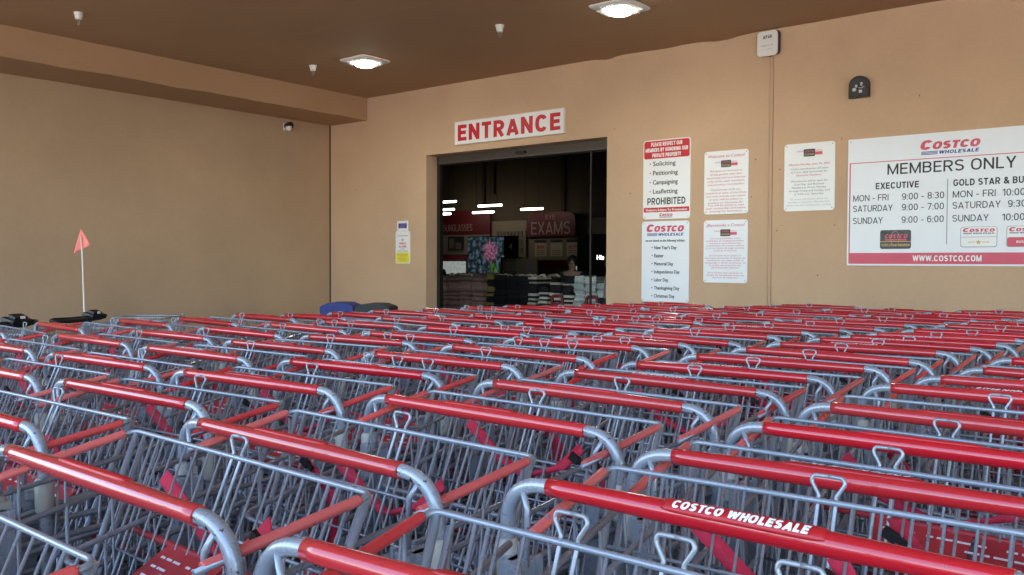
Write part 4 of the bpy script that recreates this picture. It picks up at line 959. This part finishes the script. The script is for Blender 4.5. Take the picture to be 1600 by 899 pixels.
# belts
def belt(pts, w_, twist, buck):
    P_ = fillet(pts, .03, 4); m_ = MB(); W = []
    for i, p in enumerate(P_):
        an = twist[0]+(twist[1]-twist[0])*i/(len(P_)-1); W.append(Vector((math.cos(an)*w_, math.sin(an)*w_*.5, math.sin(an)*w_*.8)))
    m_.strip(P_, W); b = MB(); b.box(*buck, .020, .007, .014, Matrix.Rotation(.5, 3, 'Y')); b.box(buck[0]+.014, buck[1], buck[2]-.006, .014, .005, .009, Matrix.Rotation(.5, 3, 'Y')); return m_.mesh('seat_belt', M['belt']), b.mesh('buckle', M['black'])
BELTS = [belt([(.02, -.165, .970), (.045, -.15, .92), (.08, -.17, .87), (.12, -.24, .82)], .0115, (.2, 2.2), (.02, -.19, .955)),
         belt([(-.15, -.165, .98), (-.09, -.15, .92), (0, -.17, .895), (.10, -.19, .93), (.14, -.18, .97)], .011, (1.2, -.8), (.14, -.2, .955)),
         belt([(.17, -.16, .93), (.18, -.12, .86), (.15, -.10, .78), (.17, -.13, .70)], .014, (.1, 1.0), (.165, -.165, .935)),
         belt([(-.20, -.175, .95), (-.16, -.15, .89), (-.19, -.13, .80), (-.12, -.20, .76), (-.02, -.24, .77)], .013, (0, 1.8), (-.2, -.18, .95))]
# chassis
m_ = MB()
for sx in (-1, 1): m_.tube(fillet([(sx*.296, 0, .27), (sx*.285, -.02, .20), (sx*.25, -.30, .19), (sx*.17, -.86, .17), (sx*.17, -.90, .13)], .05, 4), .011, 8)
m_.tube([(-.25, -.30, .19), (.25, -.30, .19)], .009, 8); m_.tube([(-.172, -.84, .172), (.172, -.84, .172)], .009, 8)
for sx in (-1, 1): m_.tube(fillet([(sx*.27, -.08, .20), (sx*.235, -.20, .33), (sx*.20, -.36, .45)], .06, 4), .009, 8); m_.tube([(sx*.245, -.55, .18), (sx*.20, -.66, .48)], .008, 8) if False else None
for k in range(9): x = -1+k/4; m_.tube([(x*.23, -.30, .196), (x*.165, -.84, .178)], .0022, 5)
ME_chassis = m_.mesh('lower_frame', M['lower'])
m_ = MB(); m_.cyl(0, 0, .062, .062, .030, 18, 'X'); ME_wheel = m_.mesh('wheel', M['rubber'])

CG = 'nested shopping carts filling the floor'
def cart(x, y, yaw, label, text=0, front=False, loops3=False, belts=(0,), seat=True, gd=0.):
    t = thing('shopping_cart', (x, y, 0), label, 'shopping cart', CG, rz=yaw)
    if y > 1.9: t.rotation_euler = (math.radians(rr.uniform(-.5, .5)), math.radians(rr.uniform(-.7, .7)), yaw); t.location.z = rr.uniform(-.004, .006)
    link('handle_frame', ME_frame, t); gp = link('grip', ME_grip, t)
    link('grip_pad', ME_padF if front else ME_padT, gp)
    if text: link('lettering', ME_txtF if front else (ME_txtT if text == 1 else ME_txtW), gp)
    for k in (0, 1): link('post_bumper', ME_bump[k], t); link('side_bracket', ME_brk[k], t); link('rim_sleeve', ME_slv[k], t, (0, gd, 0))
    link('basket', ME_basket, t); link('rear_gate', ME_gate3 if loops3 else ME_gate1, t, (0, gd, 0))
    if seat: s_ = link('child_seat', ME_seat, t, (0, gd, 0)); link('worn_print', ME_print, s_)
    link('seat_bar', ME_seatlow, t, (0, gd, 0)); link('seat_grid', ME_seatgrid, t, (0, gd, 0))
    for b in belts: o = link('seat_belt', BELTS[b][0], t, (0, gd, 0)); link('buckle', BELTS[b][1], o)
    link('lower_frame', ME_chassis, t)
    for (wx, wy) in ((-.27, .0), (.27, .0), (-.17, -.90), (.17, -.90)): link('wheel', ME_wheel, t, (wx, wy, 0))
    return t

# rows: measured ground positions near the camera, then the gentle bend towards the far end
ROWS = {
 'R': [(-.430, .225), (-.407, .524), (-.362, .838), (-.334, 1.096), (-.317, 1.367), (-.298, 1.635), (-.267, 1.958), (-.233, 2.237), (-.196, 2.466), (-.165, 2.748)],
 'A': [(-1.075, .23), (-1.068, .509), (-1.049, .792), (-1.008, 1.17), (-.989, 1.477), (-.956, 1.748), (-.944, 2.047), (-.900, 2.305), (-.858, 2.533), (-.834, 2.801), (-.795, 3.035), (-.760, 3.27), (-.735, 3.544)],
 'B': [(-1.745, .32), (-1.735, .60), (-1.725, .888), (-1.681, 1.157), (-1.682, 1.47), (-1.65, 1.74), (-1.621, 2.03), (-1.603, 2.336), (-1.549, 2.553), (-1.491, 2.776), (-1.463, 3.054), (-1.409, 3.283)],
 'C': [(-2.375, .59), (-2.36, .86), (-2.329, 1.131), (-2.317, 1.401), (-2.302, 1.693), (-2.28, 2.0), (-2.251, 2.268), (-2.214, 2.541), (-2.15, 2.77), (-2.087, 3.005), (-2.041, 3.263)],
 'D': [(-2.995, .85), (-2.99, 1.12), (-2.979, 1.416), (-2.96, 1.70), (-2.915, 1.966), (-2.876, 2.237), (-2.847, 2.531), (-2.776, 2.778)],
 'E': [(-3.70, 1.07), (-3.69, 1.34), (-3.667, 1.618), (-3.596, 1.944), (-3.533, 2.21), (-3.486, 2.482), (-3.426, 2.746), (-3.377, 2.998)]}
YAW = {'R': [2, 3, -.3, 2.3, -1, -3, -3, -2.5, -3, -3], 'A': [-.5, -.5, -2, -2.5, -2.2, -3, -3, -1, -2, -1, -2, -1, -1], 'B': [1, 1, .9, 2.5, 2.5, .5, -.4, -2, -2.5, -3, -2, -2], 'C': [1, 1, 1.4, 0, .8, .8, 1, 1, 0, -1, -1], 'D': [0, 0, -1.4, -1, -1, -3, -3.5, -4], 'E': [-5, -5, -5.8, -5.4, -4, -4.6, -4.2, -3.5]}
NAMES = {'R': 'rightmost row', 'A': 'second row from right', 'B': 'third row from right', 'C': 'third row from left', 'D': 'second row from left', 'E': 'leftmost row'}
ORD = ['first', 'second', 'third', 'fourth', 'fifth', 'sixth', 'seventh', 'eighth', 'ninth', 'tenth', 'eleventh', 'twelfth', 'thirteenth', 'fourteenth', 'fifteenth', 'sixteenth', 'seventeenth', 'eighteenth', 'nineteenth', 'twentieth', 'twenty-first', 'twenty-second']
YEND = {'R': 3.3, 'A': 5.45, 'B': 5.50, 'C': 5.5, 'D': 5.45, 'E': 5.15}
rr = random.Random(21)
for rn in 'RABCDE':
    pos = [(x, y, a) for (x, y), a in zip(ROWS[rn], YAW[rn])]
    x, y, a = pos[-1]; nfar = 0
    while y < YEND[rn]-.2:
        nfar += 1; sl_ = .17+.055*nfar if rn in 'CDE' else .15+.028*nfar
        sl_ = min(sl_, .36); st = .268+rr.uniform(-.02, .02); y += st; x += st*sl_; a = max(-9, a-.8)
        pos.append((x+rr.uniform(-.012, .012), y, a+rr.uniform(-3.2, 3.2)))
    for i, (x, y, a) in enumerate(pos):
        far = y > 2.2
        text = 0; front = False; l3 = False; belts = rr.sample(range(4), rr.choice((1, 2, 2, 3)))
        if rn == 'R': text = {0: 0, 1: 0, 3: 2, 4: 0, 5: 0}.get(i, 1)
        elif rn == 'A': text = 1 if i >= 5 and rr.random() < .8 else 0
        elif rn == 'B': text = (2 if i < 4 else 1) if rr.random() < .65 else 0
        else: text = rr.choice((0, 2, 2, 1))
        if rn == 'R' and i == 2: front = True; text = 1
        l3 = (rn, i) in (('R', 2), ('B', 5), ('B', 7), ('C', 6)) or (y > 2.4 and rr.random() < .15)
        if rn == 'A' and i in (1, 2): belts = [0, 3] if i == 1 else [2, 1]
        look = 'three wire loops' if l3 else ('lettered handle' if text else 'blank handle')
        lb = '%s cart from near end of %s, %s' % (ORD[i], NAMES[rn], look)
        if front: lb = 'cart whose white handle lettering reads upright, near the front of the rightmost row'
        c_ = cart(x, y, math.radians(a), lb, text, front, l3, belts, (rn, i) in (('A', 1), ('A', 2)) or rr.random() < .5, {('A', 2): .05, ('A', 3): -.045, ('R', 2): -.01, ('R', 3): .045}.get((rn, i), rr.uniform(-.02, .035)))
        c_.scale.x = {('R', 2): 1.035, ('R', 1): 1.03, ('A', 2): 1.03, ('A', 1): 1.02, ('A', 3): 1.015}.get((rn, i), 1)
